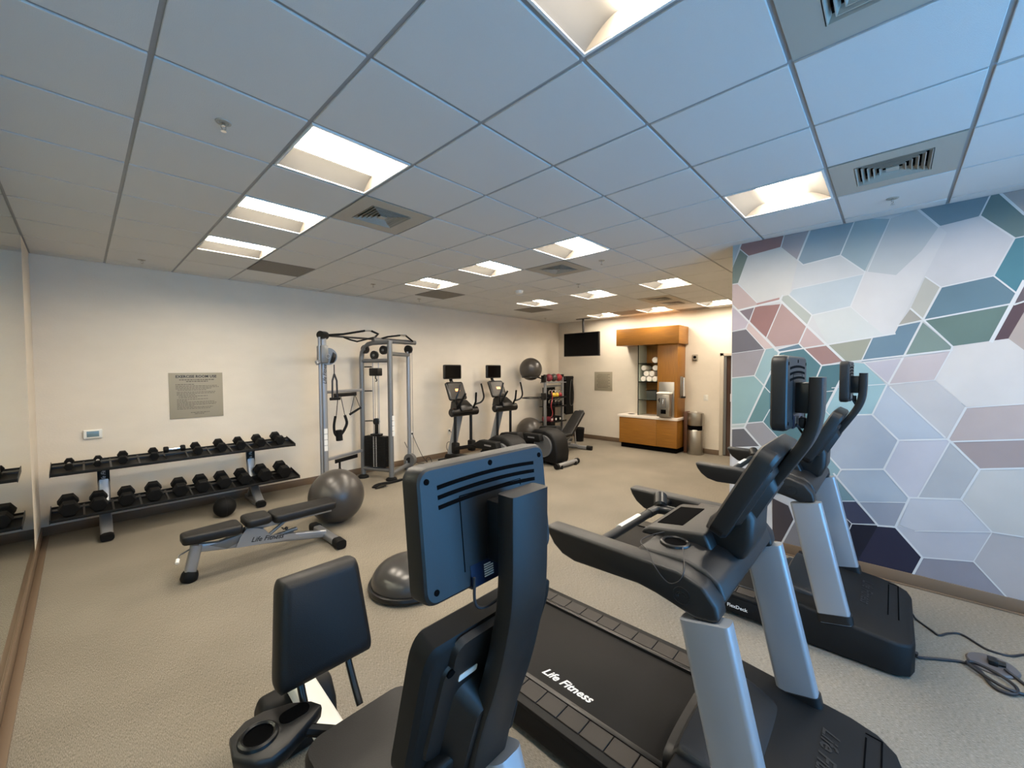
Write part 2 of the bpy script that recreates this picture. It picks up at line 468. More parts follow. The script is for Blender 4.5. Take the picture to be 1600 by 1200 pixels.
ML=[([(196,3045),(275,2828)],0.02),([(201,2995),(131,2917)],0.012),([(220,2657),(47,2442)],0.01),([(273,2655),(220,2657)],0.01),([(-172,3062),(-145,2949)],0.012),([(-372,3068),(-278,2799)],0.02),([(-278,2799),(-320,2747),(-586,2783),(-754,2609)],0.012),([(-683,3075),(-586,2783)],0.012),([(-250,2533),(-751,2593)],0.008),([(-754,2614),(-664,2325),(-395,2276)],0.012),([(-664,2325),(-779,2182)],0.007),([(-901,3019),(-767,2612)],0.008),([(264,2438),(-141,1948)],0.025),([(210,2383),(-146,2441),(-507,1999),(-634,1846)],0.025),([(-140,2438),(-165,2484)],0.02),([(-216,2483),(-395,2276),(-359,2182),(-300,2020)],0.015),([(63,2406),(111,2264),(144,2196),(267,2172)],0.01),([(-156,2412),(-40,2095)],0.012),([(138,2189),(-26,1977)],0.01),([(-300,2020),(-473,1814)],0.015),([(-111,1967),(-300,2020)],0.012),([(-143,1935),(-158,1947),(-507,2001),(-947,2071)],0.018),([(-143,1935),(-128,1886)],0.02),([(264,1945),(-26,1980)],0.006),([(-31,1976),(58,1718),(260,1694)],0.012),([(58,1718),(-75,1556)],0.012),([(-83,1763),(140,1190)],0.022),([(-77,1387),(-20,1262),(254,1206)],0.012),([(254,1169),(142,1186),(-7,1012)],0.022),([(251,969),(-13,1013)],0.018),([(-20,1262),(-150,1118)],0.01),([(-473,1814),(-438,1704)],0.015),([(-473,1814),(-740,1853),(-1268,1924)],0.018),([(-668,1840),(-450,1269)],0.025),([(-473,1573),(-568,1587)],0.01),([(-461,1458),(-554,1348)],0.01),([(-761,1833),(-917,1655)],0.01),([(-744,1850),(-810,2044)],0.012),([(-550,1613),(-905,1654)],0.01),([(-634,1373),(-823,1393),(-909,1649)],0.016),([(-917,1655),(-1006,1887),(-1104,2160),(-1200,2415)],0.018),([(-917,1652),(-1181,1690),(-1268,1929)],0.01),([(-965,2135),(-1111,2167),(-1551,2246)],0.016),([(-1037,2266),(-1107,2175),(-1271,1951)],0.016),([(-1271,1951),(-1265,1919)],0.016),([(-1200,2415),(-1464,2461),(-1579,2311)],0.013),([(-1464,2461),(-1555,2713)],0.013),([(-1114,2510),(-1200,2415)],0.012),([(-1605,2398),(-1465,1983)],0.03),([(-1555,2713),(-1598,2717)],0.01),([(-1388,2915),(-1555,2713)],0.015),([(-1442,3075),(-1388,2915)],0.012),([(-1473,3066),(-1594,2873)],0.02),([(-1566,2239),(-1609,2257)],0.015),([(-1056,3060),(-1179,2888)],0.02),([(-929,1628),(-1246,1245)],0.016),([(-823,1390),(-988,1190),(-1263,1232)],0.018),([(-1351,1483),(-1263,1232)],0.018),([(-1354,1483),(-1627,1527)],0.01),([(-1287,1215),(-1633,1272)],0.015),([(-1263,1232),(-1428,1023)],0.02),([(-1274,1213),(-1109,740)],0.013),([(-988,1190),(-904,936),(-625,887),(-486,1061)],0.018),([(-904,936),(-1058,727),(-1342,775),(-1431,1024),(-1638,1065)],0.018),([(-625,887),(-595,810)],0.012),([(-577,841),(-878,448),(-984,465),(-1061,727)],0.02),([(-742,622),(-1051,685)],0.008),([(-621,601),(-729,625)],0.01),([(-687,346),(-708,421),(-869,452)],0.008),([(-708,421),(-650,475)],0.008),([(-984,465),(-1145,259),(-1093,97)],0.02),([(-1145,259),(-1416,314),(-1588,93)],0.013),([(-1100,462),(-1501,564)],0.01),([(-1342,775),(-1501,564),(-1650,568)],0.012),([(-1501,564),(-1416,314)],0.008),([(-291,343),(-192,85)],0.022)]
# ------------------------------------------------------------------ room shell
X0, X1, Y0, Y1 = -.57, 8.85, WY, 5.71
MX, MY = 4.42, .27           # mural wall plane and its free corner
def struct(name, mb, m, parent=None, **k):
    o = mb.build(name, m, parent, **k)
    if parent is None: o['kind'] = 'structure'
    return o
struct('floor', MB().box(X0 - .1, X1 + .1, Y0 - .15, Y1 + .1, -.1, 0), 'carpet')
struct('wall_left', MB().box(X0 - .12, X0, Y0 - .15, Y1 + .12, -.05, H + .12), 'wall')
struct('wall_back', MB().box(X0, X1 + .12, Y1, Y1 + .12, -.05, H + .12), 'wall')
# far wall with the door opening
DY0, DY1, DZ = .62, 1.56, 2.05
struct('wall_right', MB().box(X1, X1 + .12, DY1, Y1, -.05, H + .12).box(X1, X1 + .12, MY, DY0, -.05, H + .12).box(X1, X1 + .12, DY0, DY1, DZ, H + .12), 'wall')
struct('wall_mural', MB().box(MX, X1 + .12, Y0 - .15, MY, -.05, H + .12), 'wall')
# window wall behind the camera
w = MB()
xs = [X0 - .12] + [v for ab in WIN for v in ab] + [MX]
for i in range(0, len(xs), 2): w.box(xs[i], xs[i + 1], WY - .15, WY, -.05, H + .12)
for a, b in WIN: w.box(a, b, WY - .15, WY, -.05, WZ0).box(a, b, WY - .15, WY, WZ1, H + .12)
struct('wall_front', w, 'wall')
for i, (a, b) in enumerate(WIN):
    f = MB()
    for x0, x1, z0, z1 in ((a, a + .05, WZ0, WZ1), (b - .05, b, WZ0, WZ1), (a, b, WZ0, WZ0 + .05), (a, b, WZ1 - .05, WZ1), ((a + b) / 2 - .02, (a + b) / 2 + .02, WZ0, WZ1)):
        f.box(x0, x1, WY - .1, WY - .04, z0, z1)
    wn = f.build('window_%d' % (i + 1), 'white')
    wn['kind'] = 'structure'
    MB().box(a - .04, b + .04, WY, WY + .06, WZ0 - .04, WZ0 - .004, .004).build('window_sill', 'white', wn)
# baseboards
bh = .105
struct('baseboard_back', MB().box(X0, X1, Y1 - .012, Y1, 0, bh, .003), 'base')
struct('baseboard_left', MB().box(X0, X0 + .012, Y0, Y1 - .012, 0, bh, .003).box(X0 + .012, X0 + .058, Y0, Y1 - .012, 0, .010, .004), 'base')  # second box: low flat strip in the same brown along the floor
struct('baseboard_right', MB().box(X1 - .012, X1, DY1 + .06, Y1 - .012, 0, bh, .003), 'base')
struct('baseboard_mural', MB().box(MX - .012, MX, Y0, MY + .012, 0, bh, .003).box(MX - .012, X1, MY, MY + .012, 0, bh, .003).box(MX - .03, MX - .012, Y0, MY + .02, 0, .012, .003), 'base')
# door
dr = MB().box(X1 - .02, X1 + .1, DY1, DY1 + .07, 0, DZ + .06, .004).box(X1 - .02, X1 + .1, DY0 - .07, DY0, 0, DZ + .06, .004).box(X1 - .02, X1 + .1, DY0 - .07, DY1 + .07, DZ, DZ + .06, .004).build('door_1', mat('door_frame_grey', (186, 176, 160), .4))
dr['kind'] = 'structure'
MB().box(X1 + .03, X1 + .06, DY0, DY1, -.01, DZ).build('door_glass', 'darkglass', dr)
MB().box(X1 + .02, X1 + .028, DY1 - .34, DY1 - .12, 1.12, 1.28).build('door_notice', 'label', dr)
MB().box(X1, X1 + .03, DY1 - .05, DY1, .02, DZ).box(X1, X1 + .03, DY0, DY0 + .06, .02, DZ).build('door_stile', 'silverd', dr)
MB().box(X1 + 1.3, X1 + 1.4, DY0 - 1.2, DY1 + 1.2, 0, 2.6).build('corridor_wall', 'brownpanel')['kind'] = 'structure'

# ------------------------------------------------------------------ ceiling
ceil = struct('ceiling', MB().box(X0 - .12, X1 + .12, Y0 - .15, Y1 + .12, H + .1, H + .2), 'plenum')
LIGHTS = [(1, 2), (1, 4), (1, 6), (5, 2), (5, 4), (5, 6), (9, 2), (9, 4), (9, 6), (13, 2), (13, 4), (13, 6), (1, -1), (5, -1), (1, -4), (5, -4)]
VENTS = [(2, 3), (6, 3), (11, 3), (12, 3), (5, -2), (2, -2)]
GRILLES = [(2, 7), (6, 7), (10, 7), (13, 5), (14, 3)]
taken = set(LIGHTS) | set(VENTS) | set(GRILLES)
gap = .010
tile_me = {}
for p in range(-1, 15):
    for q in range(-6, 10):
        if (p, q) in taken: continue
        x0, x1 = max(p * G + gap, X0 + .012), min((p + 1) * G - gap, X1 - .012)
        y0, y1 = max(q * G + gap, Y0 + .012), min((q + 1) * G - gap, Y1 - .012)
        if x1 - x0 < .05 or y1 - y0 < .05: continue
        if x0 > MX + .1 and y1 < MY: continue
        if x0 < MX - .012 < x1 and y1 < MY: x1 = MX - .012
        if x0 > MX and y0 < MY + .012 < y1: y0 = MY + .012
        key = (round(x1 - x0, 3), round(y1 - y0, 3))
        if key in tile_me:
            o = bpy.data.objects.new('ceiling_tile', tile_me[key]); COL.objects.link(o); o.parent = ceil
        else:
            a, b = key[0] / 2, key[1] / 2
            o = MB().box(-a, a, -b, b, 0, .022, .002, 1).build('ceiling_tile', 'tile', ceil)
            tile_me[key] = o.data
        o.location = ((x0 + x1) / 2, (y0 + y1) / 2, H - rnd.random() * .0008)
tw = .0125
me_x = MB().box(-tw, tw, (Y0 - Y1) / 2, (Y1 - Y0) / 2, 0, .03).build('ceiling_grid_bar', 'tee', ceil)
me_x.location = (0, (Y0 + Y1) / 2, H + .008)
for p in range(1, 15):
    o = me_x.copy(); COL.objects.link(o); o.location.x = p * G
me_y = MB().box((X0 - X1) / 2, (X1 - X0) / 2, -tw, tw, 0, .03).build('ceiling_grid_bar', 'tee', ceil)
me_y.location = ((X0 + X1) / 2, 0, H + .0085)
for q in range(-5, 10):
    if q == 0: continue
    o = me_y.copy(); COL.objects.link(o); o.location.y = q * G
# wall angle
MB().box(X0, X1, Y1 - .022, Y1, H + .002, H + .008).build('wall_angle', 'tee', ceil)
MB().box(X0, X0 + .022, Y0, Y1, H + .002, H + .008).build('wall_angle', 'tee', ceil)
MB().box(X1 - .022, X1, MY, Y1, H + .002, H + .008).build('wall_angle', 'tee', ceil)
MB().box(MX - .022, MX, Y0, MY, H + .002, H + .008).build('wall_angle', 'tee', ceil)

# troffers: recessed pan with curved reflectors either side of a bright lens along X
def troffer(label, p, q):
    t = thing('ceiling_light', label, 'ceiling light', ((p + .5) * G, (q + .5) * G, H), 0, 'square recessed ceiling lights')
    s = .292
    MB().box(-s, s, -s, -s + .012, -.002, .02).box(-s, s, s - .012, s, -.002, .02).box(-s, -s + .012, -s + .012, s - .012, -.002, .02).box(s - .012, s, -s + .012, s - .012, -.002, .02).build('frame', 'white', t)
    r = MB()
    for sg in (-1, 1):
        prof = []
        for i in range(9):
            u = i / 8
            prof.append((sg * (s - .012 - u * .15), .004 + .075 * math.sin(u * PI / 2)))
        prof2 = [(y, z + .004) for y, z in prof[::-1]]
        r.prism(prof + prof2, 'x', -s + .014, s - .014)
    r.build('reflector', 'reflector', t)
    for xe in (-s + .008, s - .014): MB().box(xe, xe + .006, -s + .012, s - .012, .004, .092).build('end_plate', 'endp', t)
    prof = [(-.13, .079), (-.115, .058), (-.06, .046), (0, .042), (.06, .046), (.115, .058), (.13, .079)]
    MB().prism(prof, 'x', -s + .016, s - .016).build('lens', 'lens', t)
    return t
LL = ['nearest and largest of the three square ceiling lights leading to the dumbbell wall', 'middle one of the three square ceiling lights leading to the dumbbell wall', 'square ceiling light closest to the dumbbell rack wall',
      'square ceiling light just in front of the central diffuser vent', 'middle square ceiling light between the central vent and the cable machine', 'square ceiling light nearest the wall above the cable machine',
      'square ceiling light beyond the central vent, nearest the mural corner', 'square ceiling light just right of the smoke detector', 'square ceiling light above the elliptical trainers near the back wall',
      'square ceiling light at far wall above the door end', 'square ceiling light at far wall above the towel cabinet', 'square ceiling light at far wall beside the television mount',
      'large square ceiling light cut off by the top edge of the photo', 'square ceiling light beside the mural wall', 'square ceiling light behind the camera, window side, far from the mural', 'square ceiling light behind the camera nearest the mural']
lt0 = None
for lb, (p, q) in zip(LL, LIGHTS):
    if lt0 is None: lt0 = troffer(lb, p, q)
    else: dup(lt0, lb, ((p + .5) * G, (q + .5) * G, H))

# diffusers
def diffuser(label, p, q, rz=0):
    t = thing('ceiling_vent', label, 'air vent', ((p + .5) * G, (q + .5) * G, H), rz, 'square air diffusers')
    s, h = .295, .178
    m = MB()
    for a, b, c, d in ((-s, s, -s, -h), (-s, s, h, s), (-s, -h, -h, h), (h, s, -h, h)): m.box(a, b, c, d, -.001, .006)
    m.build('face_plate', 'vent', t)
    MB().box(-h, h, -h, h, .06, .07).build('duct_back', 'dark', t)
    for k, r in enumerate((.174, .146, .118, .090, .062)):
        prof_o = [(-r, -r), (r, -r), (r, r), (-r, r)]
        i = r - .014
        bm = MB()
        t2 = bmesh.new()
        o4 = [t2.verts.new((x, y, -.004)) for x, y in prof_o]
        i4 = [t2.verts.new((x / r * i, y / r * i, .022)) for x, y in prof_o]
        i5 = [t2.verts.new((x / r * (i - .002), y / r * (i - .002), .022)) for x, y in prof_o]
        o5 = [t2.verts.new((x / r * (r - .004), y / r * (r - .004), -.004)) for x, y in prof_o]
        for A, B in ((o4, i4), (i4, i5), (i5, o5), (o5, o4)):
            for j in range(4): t2.faces.new((A[j], A[(j + 1) % 4], B[(j + 1) % 4], B[j]))
        bmesh.ops.recalc_face_normals(t2, faces=t2.faces)
        bm._merge(t2)
        bm.build('louvre', 'vent', t)
    MB().box(-.03, .03, -.03, .03, -.003, .004).build('centre_plate', 'vent', t)
    return t
VL = ['square louvred air vent beside the nearest bench-row ceiling light', 'square louvred air vent behind the central ceiling light', 'left one of the adjoining pair of far air vents', 'right one of the adjoining pair of far air vents',
      'louvred air vent beside the ceiling light near the mural', 'large louvred air vent cut off by the top edge of the photo']
v0 = None
for lb, (p, q) in zip(VL, VENTS):
    if v0 is None: v0 = diffuser(lb, p, q)
    else: dup(v0, lb, ((p + .5) * G, (q + .5) * G, H))
GL = ['flat grey return grille beside the light nearest the dumbbell wall', 'flat grey return grille in the ceiling above the cable machine', 'flat grey return grille in the ceiling above the ellipticals',
      'flat grey return grille near the ceiling mounted television', 'flat grey return grille at the far wall above the cabinet']
for lb, (p, q) in zip(GL, GRILLES):
    o = MB().box(-.295, .295, -.295, .295, -.001, .008).build('return_grille', 'grayp', None, ((p + .5) * G, (q + .5) * G, H))
    tag(o, lb, 'air vent', 'flat return grilles')
# sprinklers
SP = [((.5, 2.52), 'ceiling sprinkler head left of the nearest bench-row light'), ((.47, 8.55), 'ceiling sprinkler head just above the dumbbell wall corner'), ((4.52, 7.5), 'ceiling sprinkler head above the cable machine'),
      ((6.51, 2.5), 'ceiling sprinkler head beside the central ceiling light'), ((6.51, -1.5), 'ceiling sprinkler head close to the mural wall'), ((8.0, 4.01), 'tiny ceiling sprinkler head near the smoke detector'), ((6.45, 8.42), 'ceiling sprinkler head near the wall above the ellipticals'), ((12.53, 8.57), 'ceiling sprinkler head nearest the far corner')]
s0 = None
for (p, q), lb in SP:
    if s0 is None:
        s0 = thing('sprinkler', lb, 'sprinkler', (p * G, q * G, H), .4, 'ceiling sprinkler heads')
        MB().lathe([(.036, -.001), (.034, -.005), (.024, -.006), (.02, -.002), (.0, -.002)]).build('escutcheon', 'vent', s0)
        MB().cyl((0, 0, -.004), (0, 0, -.02), .008, 10).tube([(-.012, 0, -.018), (-.013, 0, -.03), (0, 0, -.044)], .0025, 6).tube([(.012, 0, -.018), (.013, 0, -.03), (0, 0, -.044)], .0025, 6).build('yoke', 'chrome', s0)
        MB().cyl((0, 0, -.044), (0, 0, -.047), .013, 12).build('deflector', 'chrome', s0)
    else: dup(s0, lb, (p * G, q * G, H))
t = thing('smoke_detector', 'small round smoke detector on the far ceiling', 'smoke detector', (7.58 * G, 5.56 * G, H))
MB().lathe([(.0, -.052), (.05, -.05), (.062, -.03), (.068, -.002)]).build('housing', 'whitep', t)
MB().lathe([(.058, -.036), (.056, -.04), (.05, -.0455), (.06, -.03)]).build('sensor_slot', 'dark', t)

# ------------------------------------------------------------------ mirror on the left wall
t = thing('wall_mirror', 'large frameless gym mirror covering the left wall', 'mirror', (X0, 0, 0))
MB().box(.0005, .004, Y0 + .05, 4.81, .112, H - .004).build('glass', 'mirror', t)
MB().box(.0005, .005, Y0 + .05, 4.81, .106, .112).build('edge_trim', 'base', t)

# ------------------------------------------------------------------ mural
mu = thing('mural', 'wall mural of overlapping pale grey, teal and mauve hexagons', 'mural', (MX, 0, 0))
mc = {}
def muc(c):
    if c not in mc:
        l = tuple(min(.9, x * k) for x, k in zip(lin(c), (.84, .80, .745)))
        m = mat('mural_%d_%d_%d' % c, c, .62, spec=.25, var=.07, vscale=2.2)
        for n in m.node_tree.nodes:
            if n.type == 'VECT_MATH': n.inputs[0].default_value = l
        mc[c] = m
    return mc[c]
bm = bmesh.new()
mats = []
def poly(pts, x, c):
    v = [bm.verts.new((x, y, z)) for y, z in pts]
    f = bm.faces.new(v)
    f.normal_update()
    if f.normal.x > 0: f.normal_flip()
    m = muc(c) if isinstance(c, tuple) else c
    if m not in mats: mats.append(m)
    f.material_index = mats.index(m)
    return f
def clipz(pts):
    out = []
    n = len(pts)
    for lo, sg in ((bh - .005, 1), (-(H + .03), -1)):
        out = []
        for i in range(len(pts)):
            a, b = pts[i], pts[(i + 1) % len(pts)]
            da, db = a[1] * sg - lo, b[1] * sg - lo
            if da >= 0: out.append(a)
            if da * db < 0:
                k = da / (da - db)
                out.append((a[0] + (b[0] - a[0]) * k, a[1] + (b[1] - a[1]) * k))
        pts = out
        if len(pts) < 3: return []
    return pts
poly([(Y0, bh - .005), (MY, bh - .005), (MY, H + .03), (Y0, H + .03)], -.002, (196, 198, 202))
# the pattern goes on towards the window beyond the frame
hx = .262
pal = [(200, 200, 202), (168, 176, 186), (186, 186, 192), (176, 166, 166), (120, 142, 150), (150, 160, 168), (98, 122, 126), (160, 146, 148)]
for i in range(-1, 8):
    for j in range(-1, 9):
        cy = -1.95 - i * hx * 1.5
        cz = -.1 + j * hx * 1.732 + (i % 2) * hx * .866
        if cy < Y0 + hx: continue
        pts = clipz([(cy + hx * .985 * math.cos(R(60 * k - 8)), cz + hx * .985 * math.sin(R(60 * k - 8))) for k in range(6)])
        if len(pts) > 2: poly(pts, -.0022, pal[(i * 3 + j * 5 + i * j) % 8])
for k, (pts, c) in enumerate(MP):
    pts = clipz([(min(y / 1000, MY), z / 1000) for y, z in pts])
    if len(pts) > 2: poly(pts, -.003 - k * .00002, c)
kk = 0
for kl, (pts, w) in enumerate(ML):
    pts = [Vector((y / 1000, z / 1000)) for y, z in pts]
    for a, b in zip(pts[:-1], pts[1:]):
        d = (b - a).normalized()
        nn = Vector((-d.y, d.x)) * w * .36
        a2, b2 = a - d * w * .3, b + d * w * .3
        q = clipz([tuple(a2 + nn), tuple(b2 + nn), tuple(b2 - nn), tuple(a2 - nn)])
        q = [(min(y, MY), z) for y, z in q]
        kk += 1
        if len(q) > 2: poly(q, -.0052 - kk * .000012, M['muralline'])
me = bpy.data.meshes.new('printed_wallpaper')
bm.to_mesh(me); bm.free()
for m in mats: me.materials.append(m)
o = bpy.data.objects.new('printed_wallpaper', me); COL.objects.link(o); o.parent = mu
# ------------------------------------------------------------------ treadmill (front towards -Y, origin under its centre line)
def tv_unit(par, name='entertainment_screen', w=.42, h=.27, d=.05):
    """flat screen whose vented back faces -Y; centre of the back at the origin of the returned part"""
    outer = rrect(w, h, .03, 4)
    m = MB()
    ring = lambda pts, y, k=1., dx=0: [(a * k, y, b * k) for a, b in pts]
    sm = rrect(w - .016, h - .016, .026, 4)
    m.loft([ring(sm, 0), ring(rrect(w - .006, h - .006, .028, 4), .004), ring(outer, .014), ring(outer, d - .006), ring(sm, d)])
    s = m.build(name, 'blk', par, ang=26)
    MB().prism(rrect(w - .05, h - .05, .01), 'y', d - .002, d + .001).build('screen_glass', 'screen', s)
    v = MB()
    for k in range(3):
        z = h / 2 - .052 - k * .021
        pts = [(x, z + .012 * (1 - (2 * x / w) ** 2)) for x in [(-.38 + .76 * i / 12) * w for i in range(13)]]
        v.tube([(x, -.0004, zz) for x, zz in pts], 1, ref=(0, 1, 0), sec=[(-.0005, -.0045), (.003, -.0045), (.003, .0045), (-.0005, .0045)])
    v.build('vent_slot', 'dark', s)
    b = MB()
    for x, z in ((-w / 2 + .024, h / 2 - .03), (w / 2 - .024, h / 2 - .03), (-w / 2 + .03, -h / 2 + .028), (w / 2 - .03, -h / 2 + .028), (0, h / 2 - .02)):
        b.cyl((x, -.0015, z), (x, .002, z), .0065, 12)
    b.build('screw_hole', 'dark', s)
    f = MB()
    f.tube([(-.1, -.0006, .065), (-.1, -.0006, -.1)], 1, ref=(0, 1, 0), sec=[(-.0004, -.001), (.001, -.001), (.001, .001), (-.0004, .001)])
    f.tube([(-.1, -.0006, .065), (.1, -.0006, .065), (.1, -.0006, .05)], 1, ref=(0, 1, 0), sec=[(-.0004, -.001), (.001, -.001), (.001, .001), (-.0004, .001)])
    f.build('panel_seam', 'dark', s)
    MB().box(-.085, .1, -.001, .012, -h / 2 - .001, -h / 2 + .05).build('connector_recess', 'bluelab', s)
    lb = MB()
    for k in range(6): lb.box(-.045, -.045 + (.028 if k else .02), -.0022, -.001, -h / 2 + .038 - k * .0052, -h / 2 + .0405 - k * .0052)
    lb.build('rating_label', 'label', s)
    return s

def treadmill(label, x0, group, y0=0):
    t = thing('treadmill', label, 'treadmill', (x0, y0, 0), 0, group)
    hw = .462
    # side frame and deck
    fr = MB()
    for s in (-1, 1):
        a, b = sorted((s * hw, s * (hw - .05)))
        fr.prism([(-.42, .035), (-.42, .15), (.96, .15), (1.0, .12), (1.0, .05), (.9, .03)], 'x', a, b, .008)
    fr.box(-hw + .05, hw - .05, -.42, .97, .06, .135)
    fr.build('deck_frame', 'blkm', t)
    for s in (-1, 1):
        a, b = sorted((s * (hw + .004), s * (hw - .165)))
        rail = MB()
        rail.prism([(a, .15), (b, .15), (b, .168), (b - s * 0 - (.0 if s > 0 else .0), .172), (a, .172)] if False else [(a, .148), (b, .148), (b, .17), (a, .17)], 'y', -.42, .985, .005)
        rr = rail.build('side_rail', 'blkm', t)
        li = s * (hw - .165)
        c, d = sorted((li, li + s * .026))
        MB().box(c, d, -.40, .97, .17, .176, .002).build('inner_trim', 'blk2', rr)
        tile0 = None
        c, d = sorted((s * (hw - .135), s * (hw - .04)))
        for k in range(11):
            y = -.39 + k * .122
            if tile0 is None:
                tile0 = MB().box(c, d, 0, .118, .1695, .1755, .002, 1).build('foot_pad', 'tread', rr)
                tile0.location = (0, y, 0)
            else:
                o = tile0.copy(); COL.objects.link(o); o.location = (0, y, 0)
    MB().box(-.292, .292, -.40, .955, .15, .164, .004).cyl((-.292, .958, .118), (.292, .958, .118), .046, 20).build('running_belt', 'belt', t)
    MB().box(-hw + .01, hw - .01, .955, 1.005, .03, .15, .02).build('rear_roller_cover', 'blkm', t)
    MB().cyl((-.36, .93, 0), (-.36, .93, .04), .03, 14).cyl((.36, .93, 0), (.36, .93, .04), .03, 14).build('levelling_foot', 'rub', t)
    # motor cover: rounded plan, sloping top
    out = [(-.462, -.40), (-.462, -.93), (-.455, -1.0), (-.42, -1.05), (-.35, -1.07), (.30, -1.07), (.38, -1.05), (.44, -.99), (.462, -.90), (.462, -.40)]
    top = lambda y: .198 + (y + 1.07) * .11
    def ring(k, z, zf=None):
        return [(x * k, -.73 + (y + .73) * k, (zf(y) if zf else z)) for x, y in out]
    m = MB()
    m.loft([ring(.985, .012), ring(1, .02), ring(1, 0, lambda y: top(y) - .022), ring(.985, 0, lambda y: top(y) - .006), ring(.962, 0, lambda y: top(y))])
    hood = m.build('motor_cover', 'blkm', t)
    # raised belt fairing
    m = MB()
    rings = []
    for i in range(12):
        u = i / 11
        y = -.36 - .32 * u
        hw2 = .325 - .06 * u * u
        hh = .075 * (1 - u * u) ** .8 if u < 1 else 0
        zb = top(y) - .012 if y < -.40 else .20
        rings.append([(-hw2, y, .165), (hw2, y, .165)] + [(hw2 * math.cos(PI * k / 16), y, zb - .0 + hh * (max(0, math.sin(PI * k / 16)) ** .45)) for k in range(0, 17)])
    m.loft(rings)
    bf = m.build('belt_fairing', 'blk', hood, ang=60)
    MB().box(-.29, .29, -.362, -.358, .166, .235, .001).build('belt_slot', 'dark', bf)
    zt = top(-.98)
    sl = MB()
    for a, b, c, d in ((-.15, .40, -1.004, -.998), (-.13, .37, -.954, -.948), (.394, .400, -1.004, -.948), ):
        sl.prism([(c, top(c) + .001), (d, top(d) + .001), (d, top(d) - .004), (c, top(c) - .004)], 'x', a, b)
    sl.build('cover_slot', 'dark', hood)
    text('logo', 'Life Fitness', .085, 'letterd', hood, axes((-1, 0, 0), (0, -.99, -.13), (0, -.13, .99), (.1, -.84, top(-.84) + .0015)), .35, .0004, .0012)
    # uprights
    for s in (-1, 1):
        xa = -.43 if s < 0 else .42
        path = [(xa, -.715, .20), (xa, -.55, .92)]
        sec = [(x, y) for x, y in rrect(.07, .165, .018, 3)]
        MB().tube(path, 1, ref=(1, 0, 0), sec=sec).build('upright', 'alu', t)
        d = Vector((0, .165, .72)).normalized()
        p = Vector((xa, -.715, .20)) + d * .055
        MB().tube([p - d * .05, p], 1, ref=(1, 0, 0), sec=rrect(.083, .182, .03, 4)).build('upright_collar', 'blk', t)
    # console body: two arms + cross body
    arms = MB()
    for s in (-1, 1):
        xo, xi = s * .452, s * .36
        prof = [(.135, 1.078), (-.46, 1.068), (-.545, 1.04), (-.59, .985), (-.600, .935), (-.575, .925), (-.52, .918), (-.44, .94), (-.38, .955), (-.31, .966), (-.02, .957), (.045, .972), (.09, 1.003), (.118, 1.04)]
        a, b = sorted((xo, xi))
        arms.prism(prof, 'x', a, b, .013, 3)
    prof = [(-.27, 1.0), (-.27, 1.075), (-.44, 1.082), (-.53, 1.062), (-.575, 1.03), (-.598, .97), (-.58, .95), (-.50, .955), (-.38, .985)]
    arms.prism(prof, 'x', -.37, .37, .018, 3)
    cb = arms.build('console_body', 'blk', t)
    MB().tube([(-.453, -.475 + .03 * math.cos(R(a)), .985 + .03 * math.sin(R(a))) for a in range(0, 361, 20)], .0012, 5).build('emblem_ring', 'letterd', cb)
    for k in (.8, .5): MB().tube([(-.4532, -.475 + .024 * k * math.cos(R(a)), .985 + .024 * k * math.sin(R(a)) * .7) for a in range(-40, 200, 20)], .0011, 5).build('emblem_stroke', 'letterd', cb)
    for s in (-1, 1):
        cx, cy = s * .25, -.375
        m = MB().lathe([(.043, -.03), (.043, .004), (.049, .008), (.056, .005), (.059, -.004), (.059, -.03)], 28, None, (cx, cy, 1.083))
        cu = m.build('cup_holder', 'blk2', cb)
        MB().cyl((cx, cy, 1.055), (cx, cy, 1.083), .0435, 24).build('cup_recess', 'dark', cu)
    hump = MB()
    hump.prism([(-.20, 1.06), (-.215, 1.085), (-.24, 1.098), (-.47, 1.13), (-.5, 1.06)], 'x', -.2, .22, .012, 3)
    hu = hump.build('accessory_tray', 'blk', cb)
    MB().prism([(-.25, 1.1015), (-.36, 1.117), (-.36, 1.112), (-.25, 1.097)], 'x', -.13, .15).build('tray_recess', 'dark', hu)
    # neck and display
    MB().prism([(-.42, 1.06), (-.46, 1.17), (-.54, 1.25), (-.595, 1.26), (-.625, 1.2), (-.622, 1.1), (-.59, 1.02)], 'x', -.125, .14, .035, 3).build('neck', 'blk', cb)
    d = Vector((0, -.154, .30)).normalized()
    nrm = Vector((0, -d.z, d.y))              # points forward (-Y)
    base = Vector((0, -.480, 1.155))
    def DP(u, v, k):                            # width, along slope, thickness
        return tuple(base + Vector((u, 0, 0)) + d * v + nrm * k)
    m = MB()
    rr = rrect(.47, .40, .045, 5, 0, .20)
    r2 = rrect(.45, .38, .04, 5, 0, .20)
    m.loft([[DP(a, b, 0) for a, b in r2], [DP(a, b, .008) for a, b in rr], [DP(a, b, .055) for a, b in rr], [DP(a, b, .068) for a, b in r2]])
    ds = m.build('console', 'blk', t)
    m = MB()
    m.loft([[DP(a, b, -.002) for a, b in rrect(.38, .3, .02, 3, 0, .21)], [DP(a, b, .004) for a, b in rrect(.38, .3, .02, 3, 0, .21)]])
    m.build('display_glass', 'screen', ds)
    m = MB()
    m.loft([[DP(a, b, .066) for a, b in rrect(.36, .27, .03, 3, 0, .19)], [DP(a, b, .082) for a, b in rrect(.33, .24, .03, 3, 0, .19)]])
    m.loft([[DP(a, b, .08) for a, b in rrect(.2, .3, .03, 3, 0, .13)], [DP(a, b, .11) for a, b in rrect(.16, .26, .03, 3, 0, .12)]])
    m.build('console_rear_cover', 'blk', ds)
    m = MB()
    for u in (-.19, .19): m.tube([DP(u, .33, .066), DP(u, .33, .0695)], .008, 12)
    m.build('screw_hole', 'dark', ds)
